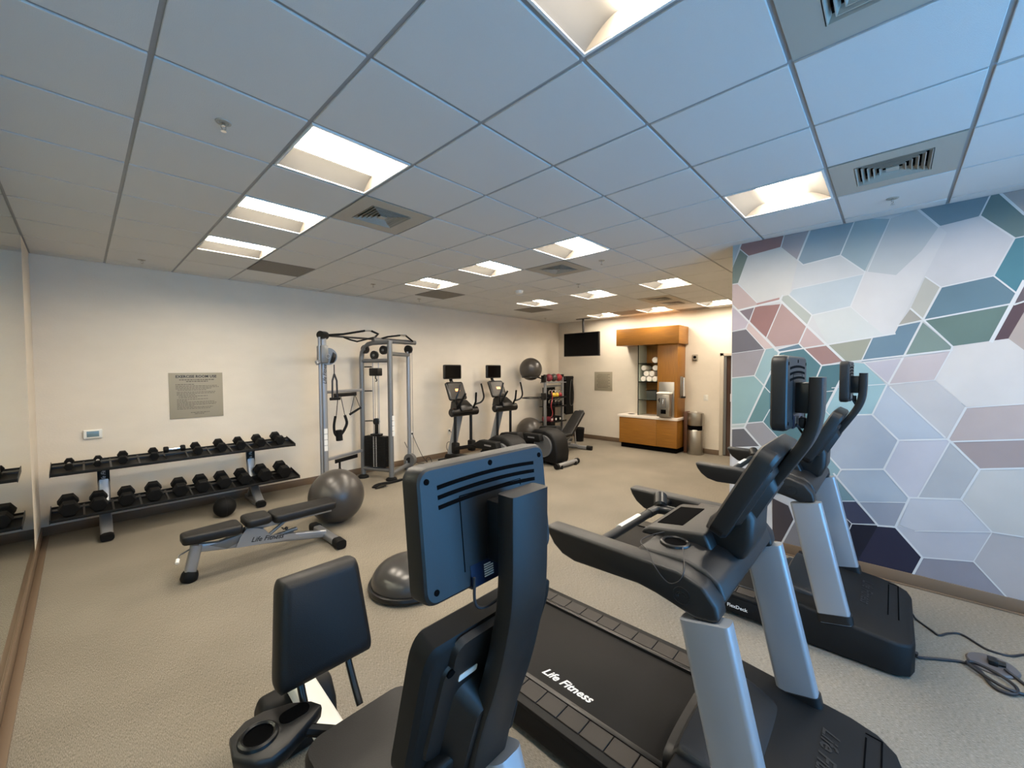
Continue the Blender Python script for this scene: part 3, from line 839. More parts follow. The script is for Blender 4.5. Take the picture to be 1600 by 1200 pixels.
    # mast carrying the screen
    mast = spline([(0, -.575, 1.14), (0, -.625, 1.26), (0, -.725, 1.43), (0, -.778, 1.53), (0, -.798, 1.62), (0, -.80, 1.755)], 5)
    MB().tube(mast, 1, ref=(1, 0, 0), sec=rrect(.12, .042, .007, 2)).build('mast', 'blk', t)
    MB().box(-.045, .045, -.785, -.735, 1.62, 1.735, .005).build('bracket', 'blk2', t)
    s = tv_unit(t, w=.43)
    s.location = (0, -.738, 1.70)
    MB().tube(spline([(.05, -.745, 1.60), (.06, -.76, 1.545), (.03, -.765, 1.53), (-.03, -.76, 1.545), (-.06, -.745, 1.58)], 5), .004, 6).box(-.02, .03, -.765, -.745, 1.56, 1.60, .004).build('screen_cable', 'cable', t)
    # cross grip
    m = MB().tube([(-.37, -.1, 1.035), (-.33, -.105, 1.045), (.1, -.105, 1.045)], .021, 14)
    g = m.build('cross_grip', 'blk', t)
    MB().tube([(-.20, -.100, 1.051), (.0, -.100, 1.051)], .0185, 14).build('pulse_sensor', 'label', g)
    MB().tube([(.1, -.105, 1.045), (.17, -.115, 1.05), (.2, -.16, 1.05), (.2, -.25, 1.05)], .023, 12).tube([(.24, -.115, 1.05), (.37, -.10, 1.04)], .019, 12).build('grip_joint', 'blk2', g)
    MB().cyl((.19, -.13, 1.06), (.27, -.095, 1.10), .034, 18, bev=.01).build('speed_knob', 'blk2', g)
    return t

TX1, TX2 = 1.668, 3.42
t1 = treadmill('near black treadmill with silver uprights beside the exercise bike', TX1, 'black treadmills facing the windows', .06)
b = [o for o in kids(t1) if o.name.startswith('running_belt')][0]
text('logo', 'Life Fitness', .066, 'letter', b, axes((0, -1, 0), (1, 0, 0), (0, 0, 1), (-.215, .185, .1645)), .35, .0003, .0016)
cord = spline([(-.20, -.31, 1.095), (-.26, -.27, 1.084), (-.34, -.27, 1.084), (-.40, -.33, 1.082), (-.457, -.38, 1.06), (-.462, -.43, 1.02), (-.462, -.47, 1.04), (-.44, -.48, 1.077), (-.36, -.45, 1.078), (-.29, -.42, 1.088)], 6)
MB().tube(cord, .0022, 6).build('headphone_wire', 'cable', t1)
t2 = treadmill('far black treadmill with silver uprights beside the mural wall', TX2, 'black treadmills facing the windows')
fr2 = [o for o in kids(t2) if o.name.startswith('deck_frame')][0]
text('lettering', 'FlexDeck', .034, 'letter', fr2, axes((0, -1, 0), (0, 0, 1), (-1, 0, 0), (-.4645, -.17, .085)), 0, .0004, .0006)
fr1 = [o for o in kids(t1) if o.name.startswith('deck_frame')][0]
text('lettering', 'FlexDeck', .034, 'letter', fr1, axes((0, -1, 0), (0, 0, 1), (-1, 0, 0), (-.4645, -.17, .085)), 0, .0004, .0006)

# ------------------------------------------------------------------ recumbent bike
bx = .455
t = thing('recumbent_bike', 'black recumbent exercise bike with tilted screen in front of the camera', 'exercise bike', (bx, 0, 0))
s = tv_unit(t, w=.415, h=.285, d=.058)
s.location = (-.018, -.262, 1.445)
s.rotation_euler = (R(-6), 0, 0)
mast = spline([(-.0, -.20, .80), (-.0, -.235, .93), (-.0, -.285, 1.07), (-.0, -.318, 1.19), (-.0, -.337, 1.30), (-.0, -.34, 1.515)], 6)
MB().tube(mast, 1, ref=(1, 0, 0), sec=rrect(.125, .05, .010, 2)).build('mast', 'blk', t)
MB().box(-.05, .045, -.322, -.268, 1.35, 1.49, .005).build('bracket', 'blk2', t)
MB().tube(spline([(-.10, -.282, 1.33), (-.10, -.287, 1.27), (-.06, -.29, 1.255), (-.02, -.30, 1.28), (.0, -.30, 1.33)], 6), .0035, 6).build('screen_cable', 'cable', t)
# console shell (sloped, user side +Y)
d = Vector((0, -.13, .40)).normalized()
nrm = Vector((0, -d.z, d.y))
base = Vector((0, -.115, .80))
def DP(u, v, k): return tuple(base + Vector((u, 0, 0)) + d * v + nrm * k)
def shell(w0, w1, L, rad, inset=0):
    pts = []
    for x, y in rrect(1, L - inset * 2, rad, 5, 0, L / 2):
        f = (y / L)
        w = w0 + (w1 - w0) * f - inset * 2
        pts.append((x * w, y))
    return pts
m = MB()
o1 = shell(.40, .43, .43, .06)
o2 = shell(.40, .43, .43, .06, .012)
m.loft([[DP(a, b, -.05) for a, b in o2], [DP(a, b, -.04) for a, b in o1], [DP(a, b, .012) for a, b in o1], [DP(a, b, .022) for a, b in o2]])
con = m.build('console', 'blkm', t)
m = MB()
m.loft([[DP(a, b, .018) for a, b in rrect(.33, .3, .03, 4, 0, .22)], [DP(a, b, .03) for a, b in rrect(.32, .29, .03, 4, 0, .22)]])
m.loft([[DP(a, b, .028) for a, b in rrect(.13, .30, .03, 4, -.05, .13)], [DP(a, b, .085) for a, b in rrect(.09, .26, .03, 4, -.035, .11)]])
m.loft([[DP(a, b, .02) for a, b in rrect(.30, .09, .03, 4, 0, .385)], [DP(a, b, .036) for a, b in rrect(.29, .08, .03, 4, 0, .385)]])
m.build('console_rear_cover', 'blk', con)
m = MB()
m.tube([DP(-.145, .35, .03), DP(-.145, .35, .034)], .011, 16).tube([DP(.17, .35, .02), DP(.17, .35, .025)], .009, 16)
m.build('screw_hole', 'dark', con)
m = MB(); m.loft([[DP(a, b, .0305) for a, b in rrect(.055, .018, .003, 2, -.085, .31)], [DP(a, b, .0325) for a, b in rrect(.055, .018, .003, 2, -.085, .31)]]); m.build('sticker', 'label', con)
m = MB(); m.loft([[DP(a, b, -.051) for a, b in rrect(.34, .34, .03, 3, 0, .215)], [DP(a, b, -.053) for a, b in rrect(.34, .34, .03, 3, 0, .215)]]); m.build('display_glass', 'screen', con)
MB().prism([(-.09, .86), (-.20, .86), (-.175, .77), (-.10, .68), (.0, .62), (-.02, .78)], 'x', -.15, .15, .02, 3).build('neck', 'blkm', t)
MB().tube([(0.05, -.46, .06), (0.05, -.20, .78)], 1, ref=(1, 0, 0), sec=rrect(.10, .11, .03, 4)).build('front_post', 'alu', t)
# body, rail, feet
MB().prism([(-.42, .06), (-.42, .20), (-.3, .40), (-.05, .46), (.2, .38), (.32, .2), (.32, .06)], 'x', -.13, .13, .035, 3).build('drive_housing', 'blkm', t)
MB().tube([(0, .2, .2), (0, 1.18, .30)], 1, ref=(1, 0, 0), sec=rrect(.10, .10, .02, 3)).build('seat_rail', 'whitep', t)
MB().prism([(1.02, .0), (1.28, .0), (1.26, .16), (1.2, .25), (1.1, .25), (1.04, .16)], 'x', -.16, .16, .03, 3).build('rear_foot', 'blkm', t)
MB().prism([(-.5, .0), (-.5, .08), (-.34, .09), (-.34, .0)], 'x', -.27, .27, .02, 3).build('front_foot', 'blkm', t)
for s in (-1, 1):
    MB().tube([(s * .14, -.05, .26), (s * .15, .1 * s, .26 - .12 * s)], .014, 8).build('crank', 'silverd', t)
    MB().box(s * .15 - .0 - (.1 if s < 0 else 0), s * .15 + (.1 if s > 0 else 0), .1 * s - .06, .1 * s + .06, .26 - .12 * s - .015, .26 - .12 * s + .02, .008).build('pedal', 'blk2', t)
# seat
m = MB()
rings = []
for z, k in ((.435, .94), (.445, 1), (.49, 1), (.508, .96), (.512, .85)):
    rings.append([(-.00 + x * k, .30 + y * k, z - (.0 if k > .9 else .004)) for x, y in rrect(.42, .40, .07, 5)])
m.loft(rings)
m.build('seat_cushion', 'vinyl', t, ang=50)
MB().box(-.15, .15, .14, .56, .40, .44, .01).box(-.08, .08, .25, .45, .27, .42, .01).build('seat_carriage', 'blkm', t)
# backrest: padded trapezoid, slightly reclined
m = MB()
def BR(x, z, y):       # local to the pad
    return Vector((x, y, z))
rec = Matrix.Translation((-.028, .69, .575)) @ Matrix.Rotation(R(-9), 4, 'X')
def trap(k, r):
    pts = []
    for x, z in rrect(1, .405, r, 5, 0, .2025):
        w = (.385 - .07 * (z / .405))
        pts.append((x * w * k, 0.2025 + (z - .2025) * k))
    return pts
for y, k in ((-.012, .86), (-.006, .96), (.012, 1), (.05, 1), (.07, .95), (.076, .8)):
    pass
rings = [[rec @ BR(x, z, y) for x, z in trap(k, .05)] for y, k in ((-.035, .82), (-.026, .94), (-.008, .99), (.03, 1), (.06, .985), (.075, .93))]
m.loft(rings)
pad = m.build('backrest', 'vinyl', t, ang=50)
for s in (-1, 1):
    MB().tube(spline([(-.035 + s * .095, .60, .43), (-.035 + s * .095, .655, .5), (-.035 + s * .095, .705, .58), (-.035 + s * .095, .725, .66)], 5), .014, 10).build('backrest_post', 'blk2', t)
# cup holder tray left of the seat
m = MB()
cx, cy = -.30, .60
ol = [(-.34, .50), (-.385, .57), (-.375, .66), (-.32, .70), (-.26, .70), (-.18, .67), (-.12, .62), (-.10, .575), (-.14, .545), (-.24, .49), (-.30, .475)]
ol = [(x, y) for x, y in ol]
c0 = Vector((-.25, .59))
def rg(k, z): return [(c0.x + (x - c0.x) * k, c0.y + (y - c0.y) * k, z) for x, y in ol]
m.loft([rg(.8, .48), rg(.97, .50), rg(1, .53), rg(.98, .545), rg(.94, .548)])
tr = m.build('cup_holder', 'blk', t, ang=50)
MB().lathe([(.045, .0), (.045, .012), (.052, .016), (.060, .012), (.063, .0)], 28, None, (-.305, .59, .545)).build('cup_ring', 'blk2', tr)
MB().cyl((-.305, .59, .545), (-.305, .59, .552), .0455, 24).build('cup_recess', 'dark', tr)
MB().prism(rrect(.10, .06, .028, 5, -.185, .605), 'z', .5475, .5505).build('phone_recess', 'dark', tr)
MB().tube([(-.17, .55, .51), (-.05, .5, .45)], .02, 8).build('tray_arm', 'blkm', tr)
# ------------------------------------------------------------------ dumbbell rack
rk = thing('dumbbell_rack', 'two-tier black and silver dumbbell rack against the back wall', 'dumbbell rack', (0, 0, 0))
for xf in (-.08, 1.36):
    pth = spline([(xf, 5.50, .80), (xf, 5.46, .55), (xf, 5.38, .33), (xf, 5.26, .18), (xf, 5.12, .09), (xf, 5.03, .05)], 5)
    f = MB().tube(pth, 1, ref=(1, 0, 0), sec=rrect(.10, .055, .018, 3)).tube([(xf, 5.36, .24), (xf, 5.52, .06), (xf, 5.64, .04)], 1, ref=(1, 0, 0), sec=rrect(.08, .05, .015, 3)).box(xf - .045, xf + .045, 5.1, 5.62, .012, .05, .008).build('foot_frame', 'silver', rk)
    MB().tube([(xf, 5.06, .052), (xf, 5.0, .045)], 1, ref=(1, 0, 0), sec=rrect(.11, .075, .03, 4)).build('end_cap', 'rub', f)
    MB().box(xf - .05, xf + .05, 5.44, 5.455, .50, .78, .004).build('logo_plate', 'blkm', f)
    text('logo', 'Life Fitness', .05, 'silver', f, axes((0, 0, 1), (-1, 0, 0), (0, -1, 0), (xf, 5.4385, .66)), .3, .0004, .0008)
trays = []
DX = {.763: [-.335, -.125, .07, .33, .53, .73, .97, 1.18, 1.40, 1.63], .305: [-.35, -.13, .09, .32, .555, .765, .985, 1.205, 1.44, 1.68]}
for z, xa, xb in ((.763, -.462, 1.80), (.305, -.475, 1.85)):
    prof = [(5.045, z - .014), (5.39, z + .031), (5.39, z + .072), (5.38, z + .072), (5.378, z + .042), (5.058, z), (5.056, z + .016), (5.045, z + .016)]
    tr = MB().prism(prof, 'x', xa, xb, .003).build('tray', 'blkm', rk)
    MB().prism([(5.285, z + .028), (5.335, z + .035), (5.335, z + .0595), (5.285, z + .0485)], 'x', xa + .004, xb - .004, .002, 1).build('rear_rail', 'blk2', tr)
    dv = None
    for i in range(1, 10):
        x = (DX[z][i - 1] + DX[z][i]) / 2
        if dv is None:
            dv = MB().prism([(5.07, z - .002), (5.37, z + .037), (5.37, z + .06), (5.07, z + .012)], 'x', -.008, .008).build('saddle_divider', 'blk2', tr)
            dv.location.x = x
        else:
            o = dv.copy(); COL.objects.link(o); o.location.x = x
    c = MB()
    c.prism([(5.04, z - .018), (5.395, z + .028), (5.395, z + .085), (5.38, z + .085), (5.04, z + .022)], 'x', xa - .006, xa).build('end_bracket', 'blk2', tr)
    c = MB().prism([(5.04, z - .018), (5.395, z + .028), (5.395, z + .085), (5.38, z + .085), (5.04, z + .022)], 'x', xb, xb + .006)
    c.build('end_bracket', 'blk2', tr)
hexm = {}
def dumbbell(r, L):
    """axis along local Y"""
    t = thing('dumbbell', '', 'dumbbell')
    key = (r, L)
    for s in (-1, 1):
        a = L / 2 * s
        k = r * .95
        pts = lambda q: [(q * math.cos(R(60 * i)), q * math.sin(R(60 * i))) for i in range(6)]
        m = MB()
        hl = r * 1.15
        y0 = a * 1.0
        rings = [[(x, y0 + s * yy, z) for x, z in pts(q)] for yy, q in ((-hl / 2, r * .88), (-hl / 2 + .008, r), (hl / 2 - .008, r), (hl / 2, r * .88))]
        m.loft(rings)
        m.build('head', 'rub', t)
    MB().tube([(0, -L / 2, 0), (0, -L / 4, 0), (0, 0, 0), (0, L / 4, 0), (0, L / 2, 0)], [.013, .014, .017, .014, .013], 12).build('handle', 'chrome', t)
    return t
ordn = ['first', 'second', 'third', 'fourth', 'fifth', 'sixth', 'seventh', 'eighth', 'ninth', 'tenth']
tilt = .21
up = [(-.335, .038), (-.125, .035), (.07, .046), (.33, .046), (.52, .040), (.73, .052), (.97, .058), (1.18, .058), (1.40, .062), (1.63, .065)]
lo = [(-.35, .079), (-.13, .072), (.09, .074), (.32, .077), (.555, .077), (.765, .077), (.985, .078), (1.205, .076), (1.44, .084), (1.68, .086)]
for nm, row, z0 in (('upper', up, .763), ('lower', lo, .305)):
    for i, (x, r) in enumerate(row):
        L = .135 + r * .55
        o = dumbbell(r, L)
        cy = 5.215
        cz = z0 + .0405 + r * .885
        o.location = (x, cy, cz)
        o.rotation_euler = (tilt, 0, rnd.uniform(-.05, .05))
        o['label'] = 'black hex dumbbell, %s from the mirror on the %s rack tray' % (ordn[i], nm)
        if nm == 'upper' and i == 4:
            o.rotation_euler = (0, 0, PI / 2)
            o.location = (x + .005, 5.27, z0 + .066 + r * .87)
            o['label'] = 'small hex dumbbell lying lengthways on the upper rack tray, silver handle showing'
        o['group'] = 'hex dumbbells on the rack'

# ------------------------------------------------------------------ balls
def ball(label, c, r, m, group, plug=True, rot=(0, 0, 0)):
    t = thing('exercise_ball', label, 'exercise ball', (c[0], c[1], c[2] - r), 0, group)
    prof = [(0, -r)]
    nl = 40
    for i in range(1, nl):
        a = PI * i / nl
        k = r * (1 - (.004 if i % 2 and 6 < i < 34 else 0))
        prof.append((k * math.sin(a), -k * math.cos(a)))
    prof.append((0, r))
    MB().lathe(prof, 48, Euler(rot).to_matrix().to_4x4(), (0, 0, r)).build('ball', m, t, ang=70)
    if plug:
        d = Euler(rot).to_matrix() @ Vector((-.72, -.68, .1)).normalized()
        MB().cyl(d * (r - .003) + Vector((0, 0, r)), d * (r + .004) + Vector((0, 0, r)), .012, 12).build('plug', 'whitep', t)
    return t
ball('large grey exercise ball on the floor at the end of the flat bench', (1.825, 3.80, .31), .31, 'gball', 'large grey exercise balls', rot=(.1, -.1, -.62))
ball('grey exercise ball held up in the rack ring', (7.17, 5.30, 1.805), .268, 'gball', 'large grey exercise balls', False)
ball('grey exercise ball on the floor under the ball rack ring', (7.2, 5.36, .32), .32, 'gball', 'large grey exercise balls', False)
t = thing('medicine_ball', 'small black medicine ball on the floor under the dumbbell rack', 'medicine ball', (.955, 4.99, 0))
MB().sphere((0, 0, .12), .12, n=36, lat=20).build('ball', 'rub', t)
MB().tube([(.1205 * math.cos(a), 0, .12 + .1205 * math.sin(a)) for a in [2 * PI * i / 40 for i in range(40)]], .0012, 4, closed=True).tube([(0, .1205 * math.cos(a), .12 + .1205 * math.sin(a)) for a in [2 * PI * i / 40 for i in range(40)]], .0012, 4, closed=True).build('seam', 'blk2', t)
t = thing('balance_dome', 'dark grey half-ball balance trainer on the floor behind the bike screen', 'balance trainer', (1.60, 1.93, 0))
MB().lathe([(.0, .012), (.29, .012), (.318, .02), (.325, .038), (.318, .058), (.30, .064), (.28, .06)], 56).build('platform', 'blk2', t)
prof = [(.296, .058), (.30, .07)]
for i in range(1, 15):
    a = PI / 2 * i / 14
    k = 1 - (.008 if i % 2 else 0)
    prof.append((.297 * math.cos(a) * k, .07 + .185 * math.sin(a) * k))
MB().lathe(prof, 56).build('dome', 'bosu', t, ang=60)

# ------------------------------------------------------------------ adjustable benches
def bench(label, loc, rz, incline=0, group='adjustable weight benches'):
    """axis along local +X: seat end at x=0, head at x=1.25"""
    t = thing('weight_bench', label, 'weight bench', loc, rz, group)
    MB().tube([(.03, 0, .06), (.085, 0, .30)], 1, ref=(0, 1, 0), sec=rrect(.075, .085, .025, 4)).build('front_leg', 'silver', t)
    m = MB().tube([(.09, 0, .27), (.28, 0, .235), (.62, 0, .18), (1.17, 0, .075)], 1, ref=(0, 1, 0), sec=rrect(.05, .075, .014, 3))
    m.build('main_beam', 'silver', t)
    MB().tube([(.018, 0, .0), (.024, 0, .02), (.035, 0, .06), (.045, 0, .085)], [.052, .064, .062, .05], 20).build('rubber_foot', 'rub', t)
    MB().tube([(1.19, -.27, .05), (1.19, .27, .05)], 1, ref=(1, 0, 0), sec=rrect(.085, .07, .02, 3)).build('cross_foot', 'silver', t)
    for s in (-1, 1):
        MB().tube([(1.19, s * .245, .052), (1.19, s * .355, .048)], 1, ref=(1, 0, 0), sec=rrect(.10, .09, .03, 4)).build('end_cap', 'rub', t)
    # hinge plates
    for s in (-1, 1):
        MB().prism([(.36, .19), (.93, .115), (.86, .18), (.66, .20), (.60, .29), (.52, .33), (.45, .34), (.40, .28)], 'y', s * .04 - .003, s * .04 + .003).build('hinge_plate', 'silver', t)
    text('logo', 'Life Fitness', .062, 'letterd', t, axes((1, 0, -.15), (.15, 0, 1), (0, -1, 0), (.62, -.0445, .205)), .3, .0004, .001)
    MB().prism([(.17, .27), (.42, .30), (.42, .24), (.30, .2)], 'y', -.03, .03, .004).build('seat_bracket', 'silverd', t)
    MB().tube([(.60, -.02, .20), (.80, -.02, .33)], .016, 10).tube([(.68, .02, .18), (.9, .02, .20)], .02, 10).build('adjuster_link', 'silverd', t)
    MB().sphere((.78, -.055, .255), .017, n=12, lat=8).cyl((.76, -.055, .25), (.76, .0, .25), .006, 8).build('pull_pin', 'blk2', t)
    MB().tube([(.03, .0, .27), (-.04, -.05, .262), (-.06, -.10, .24)], .007, 8).build('adjuster_handle', 'silverd', t)
    MB().cyl((-.055, -.09, .245), (-.065, -.12, .225), .014, 12).build('handle_grip', 'whitep', t)
    def padm(x0, x1, w0, w1, z0, z1, name, M4=None):
        pts = []
        n = 5
        L = x1 - x0
        for x, y in rrect(L, 1, .0001, 1, (x0 + x1) / 2, 0): pass
        base = rrect(L, .25, .045, 5, (x0 + x1) / 2, 0)
        def rg(k, z):
            o = []
            for x, y in base:
                f = (x - x0) / L
                w = (w0 + (w1 - w0) * f) / .25
                cx = (x0 + x1) / 2
                p = Vector((cx + (x - cx) * (1 - (1 - k) * .25 / L), y * w * k, z))
                o.append(M4 @ p if M4 is not None else p)
            return o
        h = z1 - z0
        MB().loft([rg(.93, z0), rg(1, z0 + .012), rg(1, z1 - .018), rg(.96, z1 - .004), rg(.88, z1)]).build(name, 'vinyl', t, ang=50)
    padm(-.02, .41, .17, .26, .335, .41, 'seat_pad')
    padm(.43, .645, .26, .26, .365, .435, 'middle_pad')
    if not incline:
        padm(.66, 1.26, .27, .25, .345, .42, 'back_pad')
        MB().tube([(.45, 0, .335), (1.24, 0, .325)], 1, ref=(0, 1, 0), sec=rrect(.03, .07, .01, 3)).build('pad_rail', 'silver', t)
    else:
        L2 = 1.52
        T = Matrix.Translation((.66, 0, .37)) @ Matrix.Rotation(-incline, 4, 'Y') @ Matrix.Translation((-.66, 0, -.37))
        padm(.66, 1.48, .27, .25, .345, .42, 'back_pad', T)
        MB().tube([T @ Vector((.6, 0, .335)), T @ Vector((L2, 0, .325))], 1, ref=(0, 1, 0), sec=rrect(.03, .07, .01, 3)).build('pad_rail', 'silver', t)
        MB().tube([T @ Vector((1.1, 0, .33)), (1.12, 0, .12)], .014, 8).build('support_strut', 'silver', t)
        MB().cyl(T @ Vector((L2, -.045, .34)), T @ Vector((L2, .045, .34)), .05, 16).build('rail_end', 'silverd', t)
    return t
bench('flat black padded weight bench with silver frame in front of the dumbbell rack', (.335, 3.37, 0), 0)
bench('inclined black padded weight bench beside the far elliptical trainer', (6.30, 4.03, 0), R(8), R(33))

# ------------------------------------------------------------------ cable machine
t = thing('cable_machine', 'silver dual pulley cable machine with weight stack against the back wall', 'cable machine', (0, 0, 0))
A_, B_ = Vector((3.0, 5.45, 0)), Vector((3.23, 4.95, 0))
PL, PR = Vector((2.25, 5.15, 0)), Vector((3.80, 5.30, 0))
v = lambda p, z: (p.x, p.y, z)
# tower: rear upright bends over at the top into the front upright
dirAB = (B_ - A_).normalized()
pth = [v(A_, .06), v(A_, 1.9)] + [tuple(A_ + dirAB * (.22 * (1 - math.cos(R(a)))) + Vector((0, 0, 2.0 + .24 * math.sin(R(a))))) for a in (0, 22, 45, 68, 90)] + [v(B_, 2.25)]
MB().tube(pth, .038, 12).build('rear_upright', 'silverd', t)
MB().tube([v(B_, .05), v(B_, 2.27)], .042, 12).build('front_upright', 'silverd', t)
MB().tube([v(A_, .16), v(B_, .16)], .034, 10).build('tower_crossbar', 'silverd', t)
MB().tube([v(A_, 1.95), v(B_, 1.95)], .032, 10).build('tower_crossbar', 'silverd', t)
for p in (A_, B_):
    MB().lathe([(.0, .0), (.09, .0), (.085, .03), (.05, .05), (.0, .05)], 20, None, v(p, 0)).build('foot_pad', 'rub', t)
mid = (A_ + B_) / 2
nd = Vector((dirAB.y, -dirAB.x, 0)) * -1
ang = math.atan2(dirAB.y, dirAB.x)
wm = Matrix.Translation(v(mid, 0)) @ Matrix.Rotation(ang, 4, 'Z')
pl0 = None
for k in range(19):
    if pl0 is None:
        pl0 = MB().box(-.20, .20, -.055, .055, 0, .0245, .002, 1).build('weight_plate', 'blkm', t)
        pl0.matrix_local = wm @ Matrix.Translation((0, 0, .21))
    else:
        o = pl0.copy(); COL.objects.link(o); o.matrix_local = wm @ Matrix.Translation((0, 0, .21 + k * .0265))
m = MB()
for k in range(19):
    for sx in (-.03, .02): m.box(sx, sx + .016, -.0575, -.0545, .217 + k * .0265, .227 + k * .0265, 0, 1, wm).box(sx, sx + .016, .0545, .0575, .217 + k * .0265, .227 + k * .0265, 0, 1, wm)
m.build('plate_number', 'label', t)
m = MB()
for s in (-.055, .055): m.cyl(wm @ Vector((s, 0, .18)), wm @ Vector((s, 0, 1.92)), .007, 8)
m.build('guide_rod', 'silver', t)
MB().box(-.09, .09, -.05, .05, .715, .75, .006, 2, wm).box(-.025, .025, -.02, .02, .75, .93, .004, 2, wm).cyl(wm @ Vector((0, 0, .93)), wm @ Vector((0, 0, 1.0)), .03).build('stack_head', 'blk2', t)
MB().cyl(wm @ Vector((0, -.02, .95)), wm @ Vector((0, .02, .95)), .055, 20).build('travelling_pulley', 'blk2', t)
MB().box(-.09, .09, -.06, .06, 1.70, 1.83, .015, 2, wm).tube([wm @ Vector((0, 0, 1.7)), wm @ Vector((0, 0, 1.66)), wm @ Vector((.025, 0, 1.63)), wm @ Vector((.0, 0, 1.61))], .01, 8).build('pulldown_carriage', 'blk2', t)
m = MB()
for s in (-.02, .03): m.cyl(wm @ Vector((s, 0, .95)), wm @ Vector((s, 0, 1.72)), .003, 6)
m.build('cable', 'cable', t)
for q, z, name in ((-.20, 2.14, 0), (-.02, 2.04, 0), (.16, 2.12, 0)):
    MB().cyl(wm @ Vector((q, -.02, z)), wm @ Vector((q, .02, z)), .072, 22).build('pulley_wheel', 'blk2', t)
    MB().cyl(wm @ Vector((q, -.03, z)), wm @ Vector((q, .03, z)), .02, 12).build('pulley_hub', 'silverd', t)
# left adjustable column
cl = MB().tube([v(PL, .05), v(PL, 2.30)], 1, ref=(1, 0, 0), sec=rrect(.075, .10, .02, 3)).build('left_column', 'silver', t)
MB().cyl((PL.x - .07, PL.y - .05, .08), (PL.x - .07, PL.y - .05, 2.28), .02, 12).build('slide_rod', 'silver', t)
text('logo', 'Life Fitness', .07, 'letterd', cl, axes((0, 0, 1), (-1, 0, 0), (0, -1, 0), (PL.x, PL.y - .0515, 1.75)), .3, .0005, .001)
for i in range(4): MB().box(PL.x - .028, PL.x + .022, PL.y - .0535, PL.y - .051, .86 - i * .085, .935 - i * .085).build('instruction_sticker', 'label', cl)
MB().tube([(PL.x - .06, PL.y - .06, 2.31), (PL.x + .05, PL.y + .02, 2.31)], .06, 14).build('column_cap', 'blk2', t)
hd = MB().cyl((PL.x + .03, PL.y - .10, 2.00), (PL.x + .055, PL.y - .03, 2.0), .125, 30).box(PL.x - .07, PL.x + .04, PL.y - .11, PL.y + .07, 1.90, 2.16, .02).build('pulley_head', 'silverd', t)
MB().cyl((PL.x + .06, PL.y - .06, 1.99), (PL.x + .10, PL.y - .05, 1.98), .105, 26).build('pulley_wheel', 'blk2', t)
MB().tube(arc((PL.x + .03, 2.00), .03, 0, 360, 14, 'xz', PL.y - .108), .005, 6).cyl((PL.x - .12, PL.y - .05, 1.90), (PL.x - .05, PL.y - .05, 1.93), .035, 14).build('height_pin', 'silver', hd)
# hanging strap handle
sh = thing('hanging_strap', 'black strap grip hanging from the left column pulley', 'gym strap', (PL.x + .135, PL.y - .06, 1.36))
MB().tube([(0, 0, .52), (0, 0, .38)], .008, 8).tube([(0, 0, .38), (-.03, 0, .28), (-.035, 0, .02)], .014, 8).tube([(0, 0, .38), (.035, 0, .28), (.04, 0, .02)], .014, 8).build('strap', 'cable', sh)
MB().cyl((-.07, 0, .01), (.08, 0, .01), .022, 14).build('grip', 'rub', sh)
# cross braces from column to tower
for z in (1.47, .46):
    b1 = Vector((A_.x, A_.y, 0))
    MB().tube([v(PL, z), v(A_, z)], 1, ref=(0, 0, 1), sec=rrect(.045, .05, .01, 3)).build('brace', 'silver', t)
    p, q = PL.lerp(A_, .22), PL.lerp(A_, .80)
    MB().tube([(p.x, p.y - .035, z - .055), (q.x, q.y - .035, z - .055)], 1, ref=(0, 0, 1), sec=rrect(.06, .02, .006, 2)).build('hook_rail', 'blk2', t)
for z in (.55, .95, 1.45, 1.85):
    MB().cyl((A_.x + .03, A_.y - .03, z), (A_.x + .13, A_.y - .10, z), .011, 8).build('storage_peg', 'blk2', t)
# right column
MB().tube([v(PR, .20), v(PR, 2.12)], .035, 12).build('right_column', 'silver', t)
MB().tube([v(B_, 2.06), v(PR, 2.06)], .034, 10).build('right_brace', 'silverd', t)
MB().tube([v(B_, .1), v(PR, .12)], .034, 10).build('base_brace', 'silverd', t)
MB().cyl((PR.x - .05, PR.y - .06, .20), (PR.x + .02, PR.y - .03, .20), .11, 26).box(PR.x - .10, PR.x + .05, PR.y - .05, PR.y + .05, .02, .2, .02).build('low_pulley_head', 'silverd', t)
MB().cyl((PR.x - .056, PR.y - .066, .20), (PR.x - .05, PR.y - .06, .20), .05, 20).build('pulley_hub', 'blk2', t)
MB().cyl((PR.x + .08, PR.y, .2), (PR.x + .08, PR.y, 2.2), .003, 6).build('cable', 'cable', t)
MB().cyl((PR.x - .02, PR.y - .02, 2.16), (PR.x + .02, PR.y, 2.16), .075, 20).build('pulley_wheel', 'blk2', t)
for i in range(4): MB().box(B_.x + .0, B_.x + .045, B_.y - .048, B_.y - .043, .98 - i * .085, 1.055 - i * .085).build('instruction_sticker', 'label', t)
# top bar and chin-up grips
TL, TR_ = Vector((PL.x - .03, PL.y - .02, 2.31)), Vector((PR.x + .12, PR.y - .04, 2.29))
tl = lambda f, dy=0, dz=0: tuple(TL.lerp(TR_, f) + Vector((0, dy, dz)))
MB().tube([tl(0), tl(.62)], .016, 10).build('top_bar', 'blk2', t)
MB().tube([tl(.5, 0, -.01), tl(1, 0, -.01)], .04, 12).build('top_beam', 'silverd', t)
for f0, f1, f2 in ((.10, .55, .64), (.45, .70, .80)):
    pass
MB().tube([tl(.02), tl(.20, -.03, .04), tl(.38, -.12, .11)], .016, 8).tube([tl(.44, -.14, .115), tl(.50, -.18, .07), tl(.45, -.24, .02)], .016, 8).build('pull_up_grip', 'rub', t)
MB().tube([tl(.20, -.03, -.01), tl(.22, -.16, -.05), tl(.27, -.22, -.075), tl(.42, -.25, -.0)], .013, 8).build('pull_up_grip', 'rub', t)
